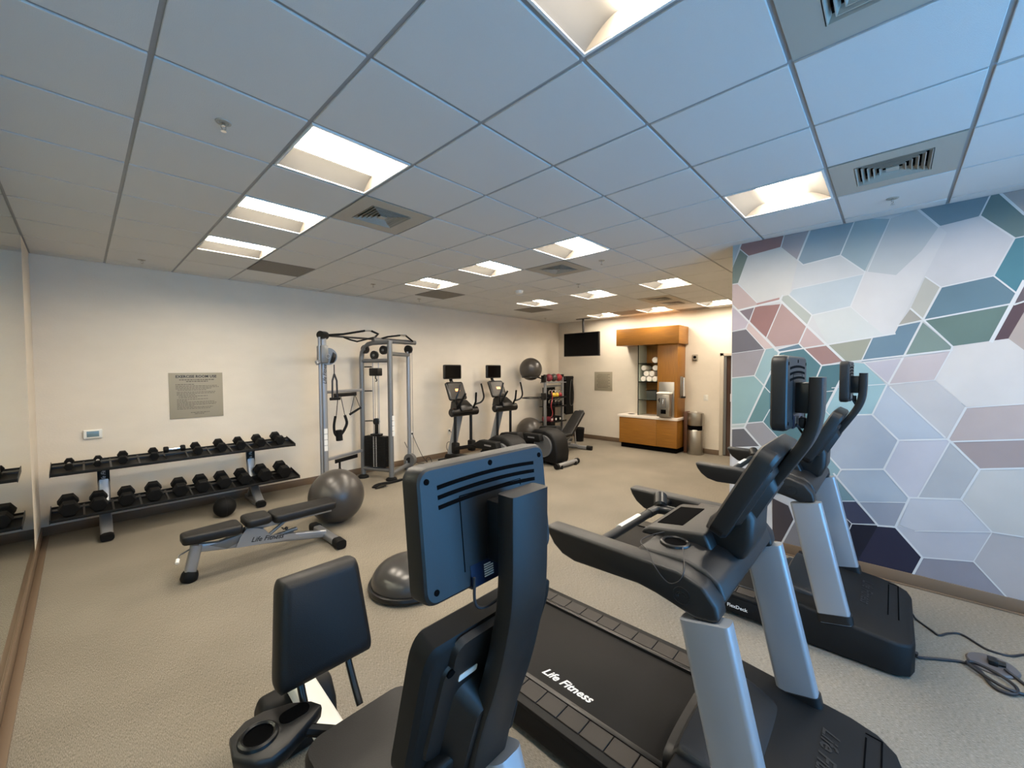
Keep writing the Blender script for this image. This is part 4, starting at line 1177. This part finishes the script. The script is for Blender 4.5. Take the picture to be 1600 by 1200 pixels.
MB().tube([tl(.38, -.12, .11), tl(.44, -.14, .115)], .014, 8).tube([tl(.45, -.24, .02), tl(.42, -.25, -.0)], .012, 8).tube([tl(.76, -.14, .085), tl(.82, -.15, .09)], .013, 8).build('grip_bar', 'chrome', t)
MB().tube([tl(.58, -.0, .01), tl(.64, -.08, .05), tl(.76, -.14, .085)], .015, 8).tube([tl(.82, -.15, .09), tl(.95, -.05, .01)], .015, 8).build('pull_up_grip', 'rub', t)
# accessories on the hook rails
p = PL.lerp(A_, .30)
a = thing('tricep_rope', 'black triceps rope bundle hanging from the upper hook rail', 'gym strap', (p.x, p.y - .06, .72))
MB().tube([(-.0, 0, .69), (-.03, 0, .40), (-.045, 0, .36)], .006, 6).tube([(.04, 0, .69), (.10, 0, .38)], .006, 6).build('cord', 'cable', a)
MB().tube(spline([(-.045, 0, .38), (-.07, 0, .24), (-.06, 0, .12), (-.01, 0, .05)], 5), .02, 8).tube(spline([(.10, 0, .38), (.13, 0, .26), (.09, 0, .16), (.03, 0, .08)], 5), .022, 8).tube([(.0, 0, .16), (.01, 0, .0)], .05, 10).build('rope', 'rub', a)
p = PL.lerp(A_, .74)
a = thing('stirrup_strap', 'black stirrup strap grip hanging near the tower upright', 'gym strap', (p.x, p.y - .06, 1.08))
MB().tube([(0, 0, .33), (-.08, 0, .03)], .005, 6).tube([(0, 0, .33), (.09, 0, .10)], .005, 6).build('strap', 'cable', a)
MB().cyl((-.09, 0, .01), (.10, 0, .11), .018, 12).build('grip', 'rub', a)
p = PL.lerp(A_, .30)
a = thing('cable_bar', 'black bar hanging from the lower hook rail', 'cable attachment', (p.x, p.y - .075, .055))
MB().cyl((0, 0, 0), (0, 0, .34), .016, 10).cyl((0, 0, .2), (0, 0, .24), .022, 10).build('bar', 'rub', a)
a = thing('ankle_strap', 'black webbing strap lying on the floor beneath the cable tower', 'gym strap', (3.08, 4.75, 0), .15)
MB().tube(spline([(-.28, .02, .014), (-.2, .05, .03), (-.08, .03, .035), (.02, .03, .02), (.18, .02, .016), (.3, .02, .014)], 5), 1, ref=(0, 0, 1), sec=rrect(.022, .07, .008, 2)).tube(spline([(-.3, -.03, .012), (-.22, -.07, .02), (-.12, -.05, .014)], 5), 1, ref=(0, 0, 1), sec=rrect(.012, .035, .005, 2)).build('webbing', 'rub', a)
MB().tube(arc((-.14, -.08), .03, 0, 360, 14, 'xy', .012), .006, 6).build('buckle', 'chrome', a)

# ------------------------------------------------------------------ elliptical trainers
def elliptical(label, x0):
    t = thing('elliptical_trainer', label, 'elliptical trainer', (x0, 3.38, 0), 0, 'elliptical trainers')
    MB().tube([(-.30, 0, .055), (.30, 0, .055)], .042, 14).build('rear_stabiliser', 'silver', t)
    for s in (-1, 1):
        MB().tube([(s * .29, 0, .055), (s * .345, 0, .055)], .052, 14).cyl((s * .22, -.03, 0), (s * .22, -.03, .06), .03, 10).build('end_cap', 'rub', t)
    prof = [(.10, .05), (.08, .25), (.12, .48), (.22, .60), (.36, .66), (.62, .66), (.85, .52), (.95, .3), (1.0, .07)]
    MB().prism(prof, 'x', -.20, .20, .045, 3).box(-.05, .05, .0, .2, .04, .09).build('drive_housing', 'blkm', t)
    for s in (-1, 1):
        a, b = sorted((s * .199, s * .222))
        dd = MB().cyl((s * .198, .40, .36), (s * .232, .40, .36), .205, 40).build('flywheel_disc', 'silverd', t)
        MB().tube([(s * .233, .40 + .2 * math.cos(q), .36 + .2 * math.sin(q)) for q in [2 * PI * i / 36 for i in range(36)]], .004, 5, closed=True).build('disc_rim', 'silver', dd)
        ph = .17 * s
        # pedal arm and pedal
        MB().tube([(s * .27, .45, .52 + ph * .3), (s * .27, 1.0, .42 - ph * .2), (s * .25, 1.55, .33)], 1, ref=(1, 0, 0), sec=rrect(.055, .065, .015, 3)).build('pedal_arm', 'blkm', t)
        pd = MB().prism([(.36, .52 + ph * .3), (.40, .64 + ph * .3), (.80, .62 + ph * .2), (.98, .48 - ph * .1), (.8, .44)], 'x', s * .27 - .075, s * .27 + .075, .02, 3).build('pedal', 'blkm', t)
        MB().box(s * .27 - .078, s * .27 - .075, .50, .66, .55 + ph * .25, .575 + ph * .25).build('pedal_badge', 'silver', pd)
        # swinging arm: joint block, bar, horn handle
        MB().box(s * .20 - .055, s * .20 + .055, 1.53, 1.67, .22, .43, .025).build('joint_block', 'blkm', t)
        MB().tube([(s * .20, 1.62, .36), (s * .195, 1.61, 1.0)], .029, 10).build('arm_bar', 'blk2', t)
        MB().tube(spline([(s * .21, 1.56, 1.02), (s * .22, 1.52, 1.12), (s * .31, 1.44, 1.17), (s * .345, 1.40, 1.26), (s * .30, 1.38, 1.40), (s * .26, 1.38, 1.53)], 5), .017, 8).build('swing_handle', 'blk2', t)
        MB().tube([(s * .20, 1.55, 1.05), (s * .19, 1.46, 1.18), (s * .13, 1.38, 1.36)], .019, 8).build('fixed_handle', 'rub', t)
    MB().tube([(0, 2.0, .08), (0, 1.72, .98)], 1, ref=(1, 0, 0), sec=rrect(.15, .10, .03, 3)).build('column', 'alu', t)
    MB().prism([(.9, .03), (.9, .12), (1.6, .16), (2.05, .14), (2.1, .03)], 'x', -.10, .10, .02, 2).box(-.26, .26, 1.98, 2.08, .0, .06, .015).build('base_frame', 'blkm', t)
    MB().tube([(-.33, 1.58, 1.0), (-.31, 1.58, 1.0), (.31, 1.58, 1.0), (.33, 1.58, 1.0)], [.06, .082, .082, .06], 18).build('pivot_cover', 'blk2', t)
    MB().prism([(1.46, 1.02), (1.5, 1.12), (1.66, 1.22), (1.80, 1.20), (1.84, 1.02)], 'x', -.15, .15, .03, 3).build('console_neck', 'blk2', t)
    T = Matrix.Translation((0, 1.72, 1.23)) @ Matrix.Rotation(R(-24), 4, 'X')
    m = MB()
    m.loft([[T @ Vector((a, y, b)) for a, b in rrect(w_, h_, .04, 4, 0, .18)] for y, w_, h_ in ((0, .40, .35), (.01, .42, .37), (.05, .42, .37), (.06, .38, .33))])
    cn = m.build('console', 'blk2', t)
    MB().prism(rrect(.34, .28, .02, 3, 0, .19), 'y', -.002, .001, M4=T).build('display', 'screenlit', cn)
    MB().prism(rrect(.11, .05, .005, 2, .02, .19), 'y', -.0035, -.002, M4=T).build('display_graphic', 'orange', cn)
    MB().tube([(0, 1.84, 1.45), (0, 1.97, 1.58), (0, 1.99, 1.68)], 1, ref=(1, 0, 0), sec=rrect(.07, .03, .01, 2)).build('mast', 'blk2', t)
    m = MB()
    m.loft([[(a, y, 1.755 + b) for a, b in rrect(w_, h_, .025, 4)] for y, w_, h_ in ((1.90, .41, .27), (1.906, .42, .28), (1.95, .42, .28), (1.96, .39, .26))])
    tvm = m.build('entertainment_screen', 'blk2', t)
    MB().prism(rrect(.38, .24, .012, 2, 0, 1.755), 'y', 1.8985, 1.901).build('screen_glass', 'screen', tvm)
    return t
e1 = elliptical('elliptical trainer nearest the cable machine, mostly behind the bike screen', 4.80)
e2 = elliptical('elliptical trainer beside the ball rack with its rear drive housing showing', 5.93)

# ------------------------------------------------------------------ accessory rack with balls, kettlebells, mats
t = thing('accessory_rack', 'silver storage rack for balls and accessories in the far corner', 'storage rack', (0, 0, 0))
RX0, RX1, RY = 7.62, 8.33, 5.22
for x in (RX0, RX1):
    MB().box(x - .03, x + .03, RY - .03, RY + .03, .02, 1.66, .008).build('post', 'silver', t)
    MB().box(x - .033, x + .033, RY - .033, RY + .033, 1.60, 1.67, .008).build('post_cap', 'blk2', t)
    MB().box(x - .035, x + .035, RY - .30, RY + .34, 0, .05, .012).build('foot', 'silverd', t)
MB().box(RX0, RX1, RY - .015, RY + .015, .08, .12).box(RX0, RX1, RY + .01, RY + .03, 1.36, 1.40).build('cross_rail', 'silverd', t)
MB().box(RX0 + .17, RX1 - .03, RY + .205, RY + .215, .10, 1.34).build('back_panel', 'blkm', t)
for z in (.48, .86, 1.08):
    MB().box(RX0 + .02, RX1 - .02, RY - .14, RY + .20, z, z + .012).box(RX0 + .02, RX1 - .02, RY - .15, RY - .14, z, z + .04).build('shelf', 'blkm', t)
MB().box(RX0 + .02, RX1 - .02, RY - .02, RY + .01, 1.46, 1.49).tube([(RX0, RY - .12, 1.47), (RX1, RY - .12, 1.47)], .012, 8).tube([(RX0, RY + .14, 1.47), (RX1, RY + .14, 1.47)], .012, 8).build('ball_rail', 'silver', t)
for z in (1.55, 1.12):
    MB().tube([(7.17 + .208 * math.cos(a), 5.30 + .208 * math.sin(a), z + (.06 if z > 1.5 else 0)) for a in [2 * PI * i / 36 for i in range(36)]], .012, 8, closed=True).tube([(7.388, 5.28, z + (.06 if z > 1.5 else 0)), (RX0, RY + .03, z)], .016, 8).box(RX0 - .09, RX0 - .01, RY - .05, RY + .06, z - .07, z + .10, .01).build('ball_ring', 'blk2', t)
for i, (x, c, lb) in enumerate(((7.77, 'redd', 'dark red medicine ball on the top rail, left'), (7.97, 'gball', 'grey medicine ball on the top rail, middle'), (8.17, 'red', 'red medicine ball on the top rail, right'))):
    a = thing('medicine_ball', lb + ' of three', 'medicine ball', (x, RY, 1.485), 0, 'medicine balls on the rack')
    MB().sphere((0, 0, .105), .095, n=24, lat=14).build('ball', c, a)
    MB().tube([(.0955 * math.cos(q), 0, .105 + .0955 * math.sin(q)) for q in [2 * PI * k / 24 for k in range(24)]], .002, 4, closed=True).build('seam', 'blk2', a)
def kettle(label, x, y, z, c, r=.06):
    a = thing('kettlebell', label, 'kettlebell', (x, y, z), 0, 'kettlebells on the rack')
    MB().sphere((0, 0, r), r, (1, 1, .98), 20, 12).cyl((0, 0, 0), (0, 0, .01), r * .6, 16).build('bell', c, a)
    MB().tube(spline([(-.045, 0, r * 1.5), (-.055, 0, r * 2.2), (-.035, 0, r * 2.9), (.035, 0, r * 2.9), (.055, 0, r * 2.2), (.045, 0, r * 1.5)], 4), .012, 8).build('handle', 'chrome', a)
for i, (x, c, lb) in enumerate(((7.76, 'rub', 'black kettlebell at the left end of the upper shelf'), (7.89, 'yellow', 'yellow kettlebell on the upper shelf of the storage rack'), (8.02, 'yellow', 'second yellow kettlebell beside the red one'), (8.16, 'red', 'red kettlebell on the upper shelf of the storage rack'))):
    kettle(lb, x, RY - .05, 1.094, c, .062)
for i, x in enumerate((7.76, 7.90, 8.04, 8.18)):
    kettle('black kettlebell with shiny handle, %s from the left on the middle shelf' % ordn[i], x, RY - .05, .874, 'rub', .06)
for i, (x, c) in enumerate(((7.74, 'redd'), (7.90, 'rub'), (8.08, 'rub'))):
    a = thing('foam_roller', 'short %s roller, %s from the left on the lowest shelf' % (('dark red', 'black', 'black')[i], ordn[i]), 'foam roller', (x, RY, .492), 0, 'rollers on the lowest shelf')
    MB().cyl((0, -.12, .07), (0, .14, .07), .068, 20).build('roller', c, a)
    MB().cyl((0, -.123, .07), (0, -.12, .07), .03, 14).build('core', 'whitep', a)
a = thing('resistance_band', 'red resistance band hanging down the left post of the storage rack', 'resistance band', (RX0 + .02, RY - .175, .62))
MB().tube(spline([(0, 0, .66), (.03, -.01, .5), (-.02, -.01, .3), (.04, -.01, .12), (.0, 0, 0)], 6), .01, 6).build('band', 'red', a)
MB().cyl((-.02, -.01, .0), (.06, -.01, .03), .014, 10).build('handle', 'rub', a)
a = thing('hanging_mats', 'black exercise mats hanging in a stack right of the storage rack', 'exercise mat', (8.605, 5.18, .62))
for k in range(4): MB().box(-.17, .17, k * .018, k * .018 + .014, .01 * k, 1.0, .004).build('mat', 'rub', a)
MB().tube([(-.2, .02, .96), (.2, .02, .96)], .014, 8).box(-.24, -.2, -.02, .08, .9, .99).build('hanger_bar', 'blk2', a)
a = thing('tubing_loop', 'grey tubing loop hanging over the black mats', 'resistance band', (8.62, 5.13, .85))
MB().tube(spline([(.02, 0, .68), (.05, 0, .62), (.09, -.005, .3), (.07, -.005, .06), (0, -.005, 0), (-.07, -.005, .06), (-.08, -.005, .3), (-.03, 0, .62), (0, 0, .68)], 5), .01, 6).build('tube', 'gball', a)
a = thing('waste_bin', 'small black waste bin in the corner behind the inclined bench', 'waste bin', (8.35, 4.72, 0))
MB().lathe([(.0, .005), (.11, .0), (.135, .33), (.13, .33), (.11, .02), (0, .02)], 24).build('body', 'rub', a)
MB().tube([(.134 * math.cos(q), .134 * math.sin(q), .33) for q in [2 * PI * k / 24 for k in range(24)]], .006, 6, closed=True).build('rim', 'blk2', a)
# ------------------------------------------------------------------ towel and water station on the far wall
cab = thing('base_cabinet', 'low maple laminate cabinet with white counter at the far wall', 'cabinet', (0, 0, 0))
CY0, CY1, CX = 2.31, 3.63, 8.36
MB().box(CX + .05, X1 - .014, CY0 + .03, CY1 - .03, 0, .11).build('toe_kick', 'dark', cab)
MB().box(CX + .02, X1 - .014, CY0, CY1, .11, .70, .002).build('carcass', 'woodh', cab)
for a_, b_ in ((CY0 + .002, 2.745), (2.75, CY1 - .002)):
    MB().box(CX, CX + .019, a_, b_, .115, .697, .002).build('door', 'woodh', cab)
ct = thing('counter_top', 'white stone counter top over the low cabinet', 'counter', (0, 0, 0))
MB().prism([(CX - .03, CY0 + .02), (CX + .0, CY0 - .02), (X1, CY0 - .02), (X1, CY1 + .03), (CX - .03, CY1 + .03)], 'z', .70, .755, .006).build('slab', 'counter', ct)
MB().cyl((8.55, 3.42, .755), (8.55, 3.42, .758), .09, 28).build('waste_hole_ring', 'steel', ct)
MB().cyl((8.55, 3.42, .7575), (8.55, 3.42, .7585), .07, 28).build('waste_hole', 'dark', ct)
hd = thing('canopy_panel', 'maple laminate canopy box above the towel shelves', 'canopy', (0, 0, 0))
MB().box(8.32, X1, 2.27, 3.69, 2.325, 2.70, .002).build('box', 'woodh', hd)
tw_ = thing('towel_tower', 'maple laminate tower with open glass towel shelves', 'shelving', (0, 0, 0))
MB().box(8.42, X1, 2.33, 2.76, .757, 2.325, .002).build('side_block', 'wood', tw_)
MB().box(X1 - .02, X1, 2.76, 3.19, .757, 2.325).build('back_panel', 'wood', tw_)
MB().box(8.42, X1, 3.19, 3.205, .757, 2.325).build('glass_side', 'glass', tw_)
MB().box(8.415, 8.425, 3.19, 3.207, .757, 2.325).build('edge_strip', 'dark', tw_)
for z in (1.10, 1.50, 1.91):
    MB().box(8.43, X1 - .02, 2.76, 3.19, z, z + .012).build('glass_shelf', 'glass', tw_)
    MB().box(8.426, 8.431, 2.76, 3.19, z - .002, z + .014).build('shelf_edge', 'dark', tw_)
def towel(label, x, y, z, r, L, rz):
    a = thing('rolled_towel', label, 'towel', (x, y, z), rz, 'rolled white towels')
    pts = []
    m = MB()
    prof = [(r * .2, 0), (r * .93, .004), (r, .03), (r * .98, L / 2), (r, L - .03), (r * .93, L - .004), (r * .2, L)]
    m.lathe(prof, 20, Matrix.Rotation(PI / 2, 4, 'Y'), (-L / 2, 0, r))
    m.build('roll', 'towel', a, ang=60)
    MB().tube([(-L / 2 - .001, r * (1 - k / 22) * .9 * math.cos(k * .7), r + r * (1 - k / 22) * .9 * math.sin(k * .7)) for k in range(20)], .003, 4).build('spiral_edge', 'towel', a)
tl_ = [(2.84, 1.514, 'lower row near the block'), (2.972, 1.514, 'lower row middle'), (3.104, 1.514, 'lower row near the glass side'), (2.906, 1.632, 'second row right'), (3.04, 1.632, 'second row left'), (3.10, 1.757, 'top of the pile'), (2.835, 1.757, 'leaning on the block beside the pile')]
for i, (y, z, s_) in enumerate(tl_):
    towel('rolled white towel on the glass shelf, ' + s_, 8.62, y, z, .06, .32, rnd.uniform(-.02, .02))
towel('single rolled white towel on the top glass shelf', 8.60, 2.84, 1.924, .066, .3, .05)
a = thing('storage_basket', 'dark grey basket on the lower glass shelf of the towel tower', 'basket', (8.60, 2.92, 1.114))
MB().prism([(-.12, 0), (.12, 0), (.145, .2), (.13, .2), (.11, .015), (-.11, .015), (-.13, .2), (-.145, .2)], 'y', -.11, .11, .003).box(-.11, .11, -.11, -.10, 0, .19).box(-.11, .11, .10, .11, 0, .19).build('body', mat('basket_grey', (62, 66, 62), .6), a)
MB().tube([(-.145, -.115, .2), (.145, -.115, .2), (.145, .115, .2), (-.145, .115, .2)], .007, 6, closed=True).build('rim', 'blk2', a)
a = thing('water_dispenser', 'stainless steel water dispenser on the counter against the wooden block', 'water dispenser', (8.417, 2.555, .757))
MB().box(-.012, 0, -.165, .165, .0, .755, .003).build('back_plate', 'steel', a)
MB().box(-.20, -.012, -.135, .135, .02, .50, .02, 3).build('body', 'steel', a)
MB().box(-.205, -.012, -.14, .14, .50, .545, .018, 3).build('top_cover', 'whitep', a)
MB().box(-.204, -.199, -.075, .045, .22, .43, .004).build('dispensing_recess', 'silverd', a)
MB().box(-.208, -.204, -.05, .02, .24, .41, .004).build('inner_recess', 'grayp', a)
MB().tube([(-.21, -.015, .40), (-.225, -.015, .34), (-.225, -.015, .30)], .012, 8).build('spout', 'chrome', a)
MB().box(-.21, -.199, -.07, .04, .09, .18, .004).build('drip_tray', 'dark', a)
MB().box(-.203, -.199, .06, .08, .33, .42).box(-.203, -.199, .085, .10, .36, .40).build('control_panel', 'blk2', a)
a = thing('cup_dispenser', 'stainless cup dispenser mounted on the side of the wooden block', 'cup dispenser', (8.62, 2.331, 1.17))
MB().box(-.065, .065, -.02, 0, 0, .46, .006).build('back_plate', 'steel', a)
MB().cyl((0, -.05, .03), (0, -.05, .44), .042, 20).build('tube', 'chrome', a)
MB().cyl((0, -.05, .0), (0, -.05, .04), .048, 20).build('collar', 'blk2', a)
a = thing('wipes_station', 'tall round stainless steel wipes dispenser and bin by the cabinet', 'wipes dispenser', (8.66, 2.04, 0))
MB().lathe([(0, .0), (.15, 0), (.155, .01), (.155, .50), (.148, .51), (0, .51)], 36).lathe([(0, .61), (.148, .61), (.155, .62), (.155, .85), (.15, .87), (.06, .88), (0, .88)], 36).build('drum', 'steel', a)
MB().cyl((0, 0, .5), (0, 0, .62), .13, 30).build('opening_band', 'dark', a)
MB().lathe([(.0, .53), (.05, .52), (.07, .505), (.0, .50)], 20, None, (-.09, -.02, 0)).build('wipe_bag', 'whitep', a)
MB().cyl((0, 0, .88), (0, 0, .885), .04, 20).sphere((0, 0, .893), .014, n=12, lat=8).build('lid_slot', 'whitep', a)
a = thing('brown_box', 'narrow brown waste box tucked between the cabinet and wipes station', 'waste box', (8.74, 2.245, 0))
MB().box(-.08, .08, -.035, .035, 0, .86, .006).box(-.083, .083, -.038, .038, .86, .88, .004).build('body', mat('dark_walnut', (92, 58, 38), .5), a)
a = thing('wall_alarm', 'small grey wall alarm box above the wipes station', 'alarm', (X1, 2.12, 2.03))
MB().box(-.035, 0, -.055, .055, -.07, .07, .008).build('housing', mat('alarm_grey', (150, 142, 128), .5), a)
MB().cyl((-.035, 0, .01), (-.042, 0, .01), .03, 20).build('speaker_disc', 'dark', a)
MB().box(-.04, -.035, -.04, .04, -.06, -.045).build('lower_slot', 'dark', a)
a = thing('light_switch', 'white wall switch plate right of the wipes station', 'light switch', (X1, 1.90, 1.18))
MB().box(-.006, 0, -.045, .045, -.065, .065, .003).build('plate', 'whitep', a)
for z in (-.02, .025): MB().box(-.010, -.006, -.012, .012, z - .014, z + .014, .001).build('rocker', 'white', a)
# television hung from the ceiling
tv = thing('television', 'flat black television hanging from the ceiling by a pole', 'television', (8.36, 4.62, 2.42), R(-2))
MB().box(-.03, .03, -.515, .515, -.29, .29, .005).build('cabinet', 'blk2', tv)
MB().box(-.0325, -.03, -.50, .50, -.272, .275, .0).build('screen', 'screen', tv)
tv.location = (8.30, 4.62, 2.405)
MB().box(.03, .07, -.1, .1, -.1, .16, .004).build('wall_plate', 'blk2', tv)
MB().cyl((.075, 0, .1), (.075, 0, H - 2.405 - .012), .026, 14).build('pole', 'blk2', tv)
MB().box(.045, .105, -.2, .2, H - 2.405 - .016, H - 2.405, .003).build('ceiling_plate', 'blk2', tv)
# signs
def wall_sign(t, w, h, face, title=None, rows=()):
    """flat sign; local x right, z up, faces -Y"""
    MB().box(-w / 2, w / 2, -.008, 0, -h / 2, h / 2, .001).build('panel', 'sign', t)
    if title:
        text('heading', title, .046, 'letterd', t, axes((1, 0, 0), (0, 0, 1), (0, -1, 0), (0, -.0085, h / 2 - .05)), 0, .0004, .0012)
    m = MB()
    r2 = random.Random(3)
    for z, x0, x1, th in rows:
        x = x0
        while x < x1:
            wd = r2.uniform(.012, .035)
            m.box(x, min(x + wd, x1), -.0092, -.008, z - th / 2, z + th / 2)
            x += wd + .006
    m.build('text_line', 'ink', t, kind='stuff')
s = thing('rules_sign', 'taupe rectangular exercise room rules sign above the dumbbell rack', 'sign', (.828, Y1, 1.475))
rows = [(.205, -.18, .19, .012), (.183, -.11, .12, .012), (.145, -.22, -.03, .009)]
for k in range(4): rows.append((.125 - k * .018, -.22 if k < 3 else -.2, (.22, .24, .16, .1)[k], .007))
for k in range(5): rows.append((.045 - k * .018, -.21 + (.02 if k > 2 else 0), (.2, .19, -.02, .12, .0)[k], .007))
for k in range(8): rows.append((-.05 - k * .0175, -.21, (.12, -.1, .19, .21, .2, -.03, .17, .14)[k], .007))
rows += [(-.225, -.07, .13, .008), (-.243, -.03, .07, .008)]
wall_sign(s, .572, .592, 0, 'EXERCISE ROOM USE', rows)
s = thing('notice_sign', 'taupe notice sign on the far wall under the television', 'sign', (X1, 4.33, 1.49), R(-90))
rows = [(.17 - k * .036, -.18 + (.03 if k % 3 == 0 else 0), .19 - (.05 if k % 2 else 0), .012) for k in range(10)]
wall_sign(s, .50, .475, 0, None, rows)
a = thing('thermostat', 'white wall thermostat with grey display above the dumbbell rack', 'thermostat', (-.147, Y1, 1.075))
MB().box(-.08, .08, -.028, 0, -.052, .052, .012, 3).build('housing', 'whitep', a)
MB().box(-.05, .05, -.030, -.028, -.03, .035, .002).build('display', 'lcd', a)
# outlets and cords on the back wall
for x, z, lb in ((4.12, .56, 'white wall outlet right of the cable machine with plugged cord'), (5.02, .52, 'white wall outlet between the two elliptical trainers')):
    a = thing('wall_outlet', lb, 'outlet', (x, Y1, z))
    MB().box(-.035, .035, -.006, 0, -.057, .057, .002).build('plate', 'whitep', a)
    MB().box(-.015, .015, -.03, -.006, .005, .035, .004).build('plug', 'blk2', a)
for pts, lb in (([(3.93, 5.66, .45), (4.0, 5.6, .25), (4.1, 5.55, .06), (4.25, 5.5, .01)], 'thin black cord running down the wall beside the cable machine'),
                ([(4.12, 5.68, .57), (4.17, 5.64, .4), (4.28, 5.6, .14), (4.36, 5.55, .012), (4.30, 5.5, .10), (4.36, 5.48, .12), (4.40, 5.46, .012), (4.30, 5.42, .008)], 'thin black cord looping from the outlet right of the cable machine'),
                ([(5.02, 5.68, .53), (5.1, 5.64, .45), (5.12, 5.6, .3), (5.07, 5.58, .12), (4.95, 5.58, .1), (4.86, 5.58, .2), (4.88, 5.58, .32), (5.0, 5.58, .3), (5.08, 5.57, .15), (5.05, 5.55, .04), (4.9, 5.52, .008)], 'coiled black cord hanging between the two elliptical trainers')):
    o = MB().tube(spline(pts, 6), .006, 6).build('power_cord', 'cable')
    tag(o, lb, 'cord')
# floor outlet and treadmill cords
a = thing('floor_outlet', 'round dark grey floor outlet cover among the treadmill cords', 'outlet', (3.49, -1.41, 0))
MB().lathe([(0, .0), (.105, 0), (.108, .006), (.10, .014), (.0, .016)], 36).build('cover', mat('outlet_grey', (84, 80, 80), .5), a)
MB().box(-.03, .03, -.02, .02, .014, .045, .006).tube([(0, 0, .03), (.0, -.05, .03)], .016, 8).build('plug', 'blk2', a)
o = MB().tube(spline([(3.78, -1.075, .05), (3.80, -1.10, .008), (3.70, -1.17, .007), (3.665, -1.20, .007), (3.74, -1.25, .007), (3.78, -1.31, .007), (3.70, -1.38, .007), (3.67, -1.42, .007), (3.68, -1.50, .007), (3.76, -1.57, .007), (3.85, -1.66, .007)], 6), .0065, 8).build('power_cord', 'cable')
tag(o, 'thin black cord trailing across the carpet nearest the mural wall', 'cord')
pts = [(3.24, -1.082, .05), (3.27, -1.09, .012), (3.35, -1.20, .009), (3.40, -1.29, .009), (3.36, -1.35, .009), (3.27, -1.37, .009), (3.21, -1.40, .012), (3.22, -1.46, .015), (3.30, -1.47, .018), (3.38, -1.41, .02), (3.42, -1.33, .02), (3.38, -1.30, .02), (3.30, -1.36, .02), (3.24, -1.43, .02), (3.26, -1.50, .012), (3.33, -1.53, .009), (3.40, -1.50, .009), (3.44, -1.45, .03)]
o = MB().tube(spline(pts, 6), .0085, 8).build('power_cord', 'cable')
tag(o, 'thick black cord looped beside the round floor outlet', 'cord')
o = MB().tube(spline([(3.50, -1.54, .009), (3.42, -1.60, .009), (3.34, -1.68, .009), (3.30, -1.8, .009)], 6), .0075, 8).build('power_cord', 'cable')
tag(o, 'black cord running off toward the window side from the cord loops', 'cord')
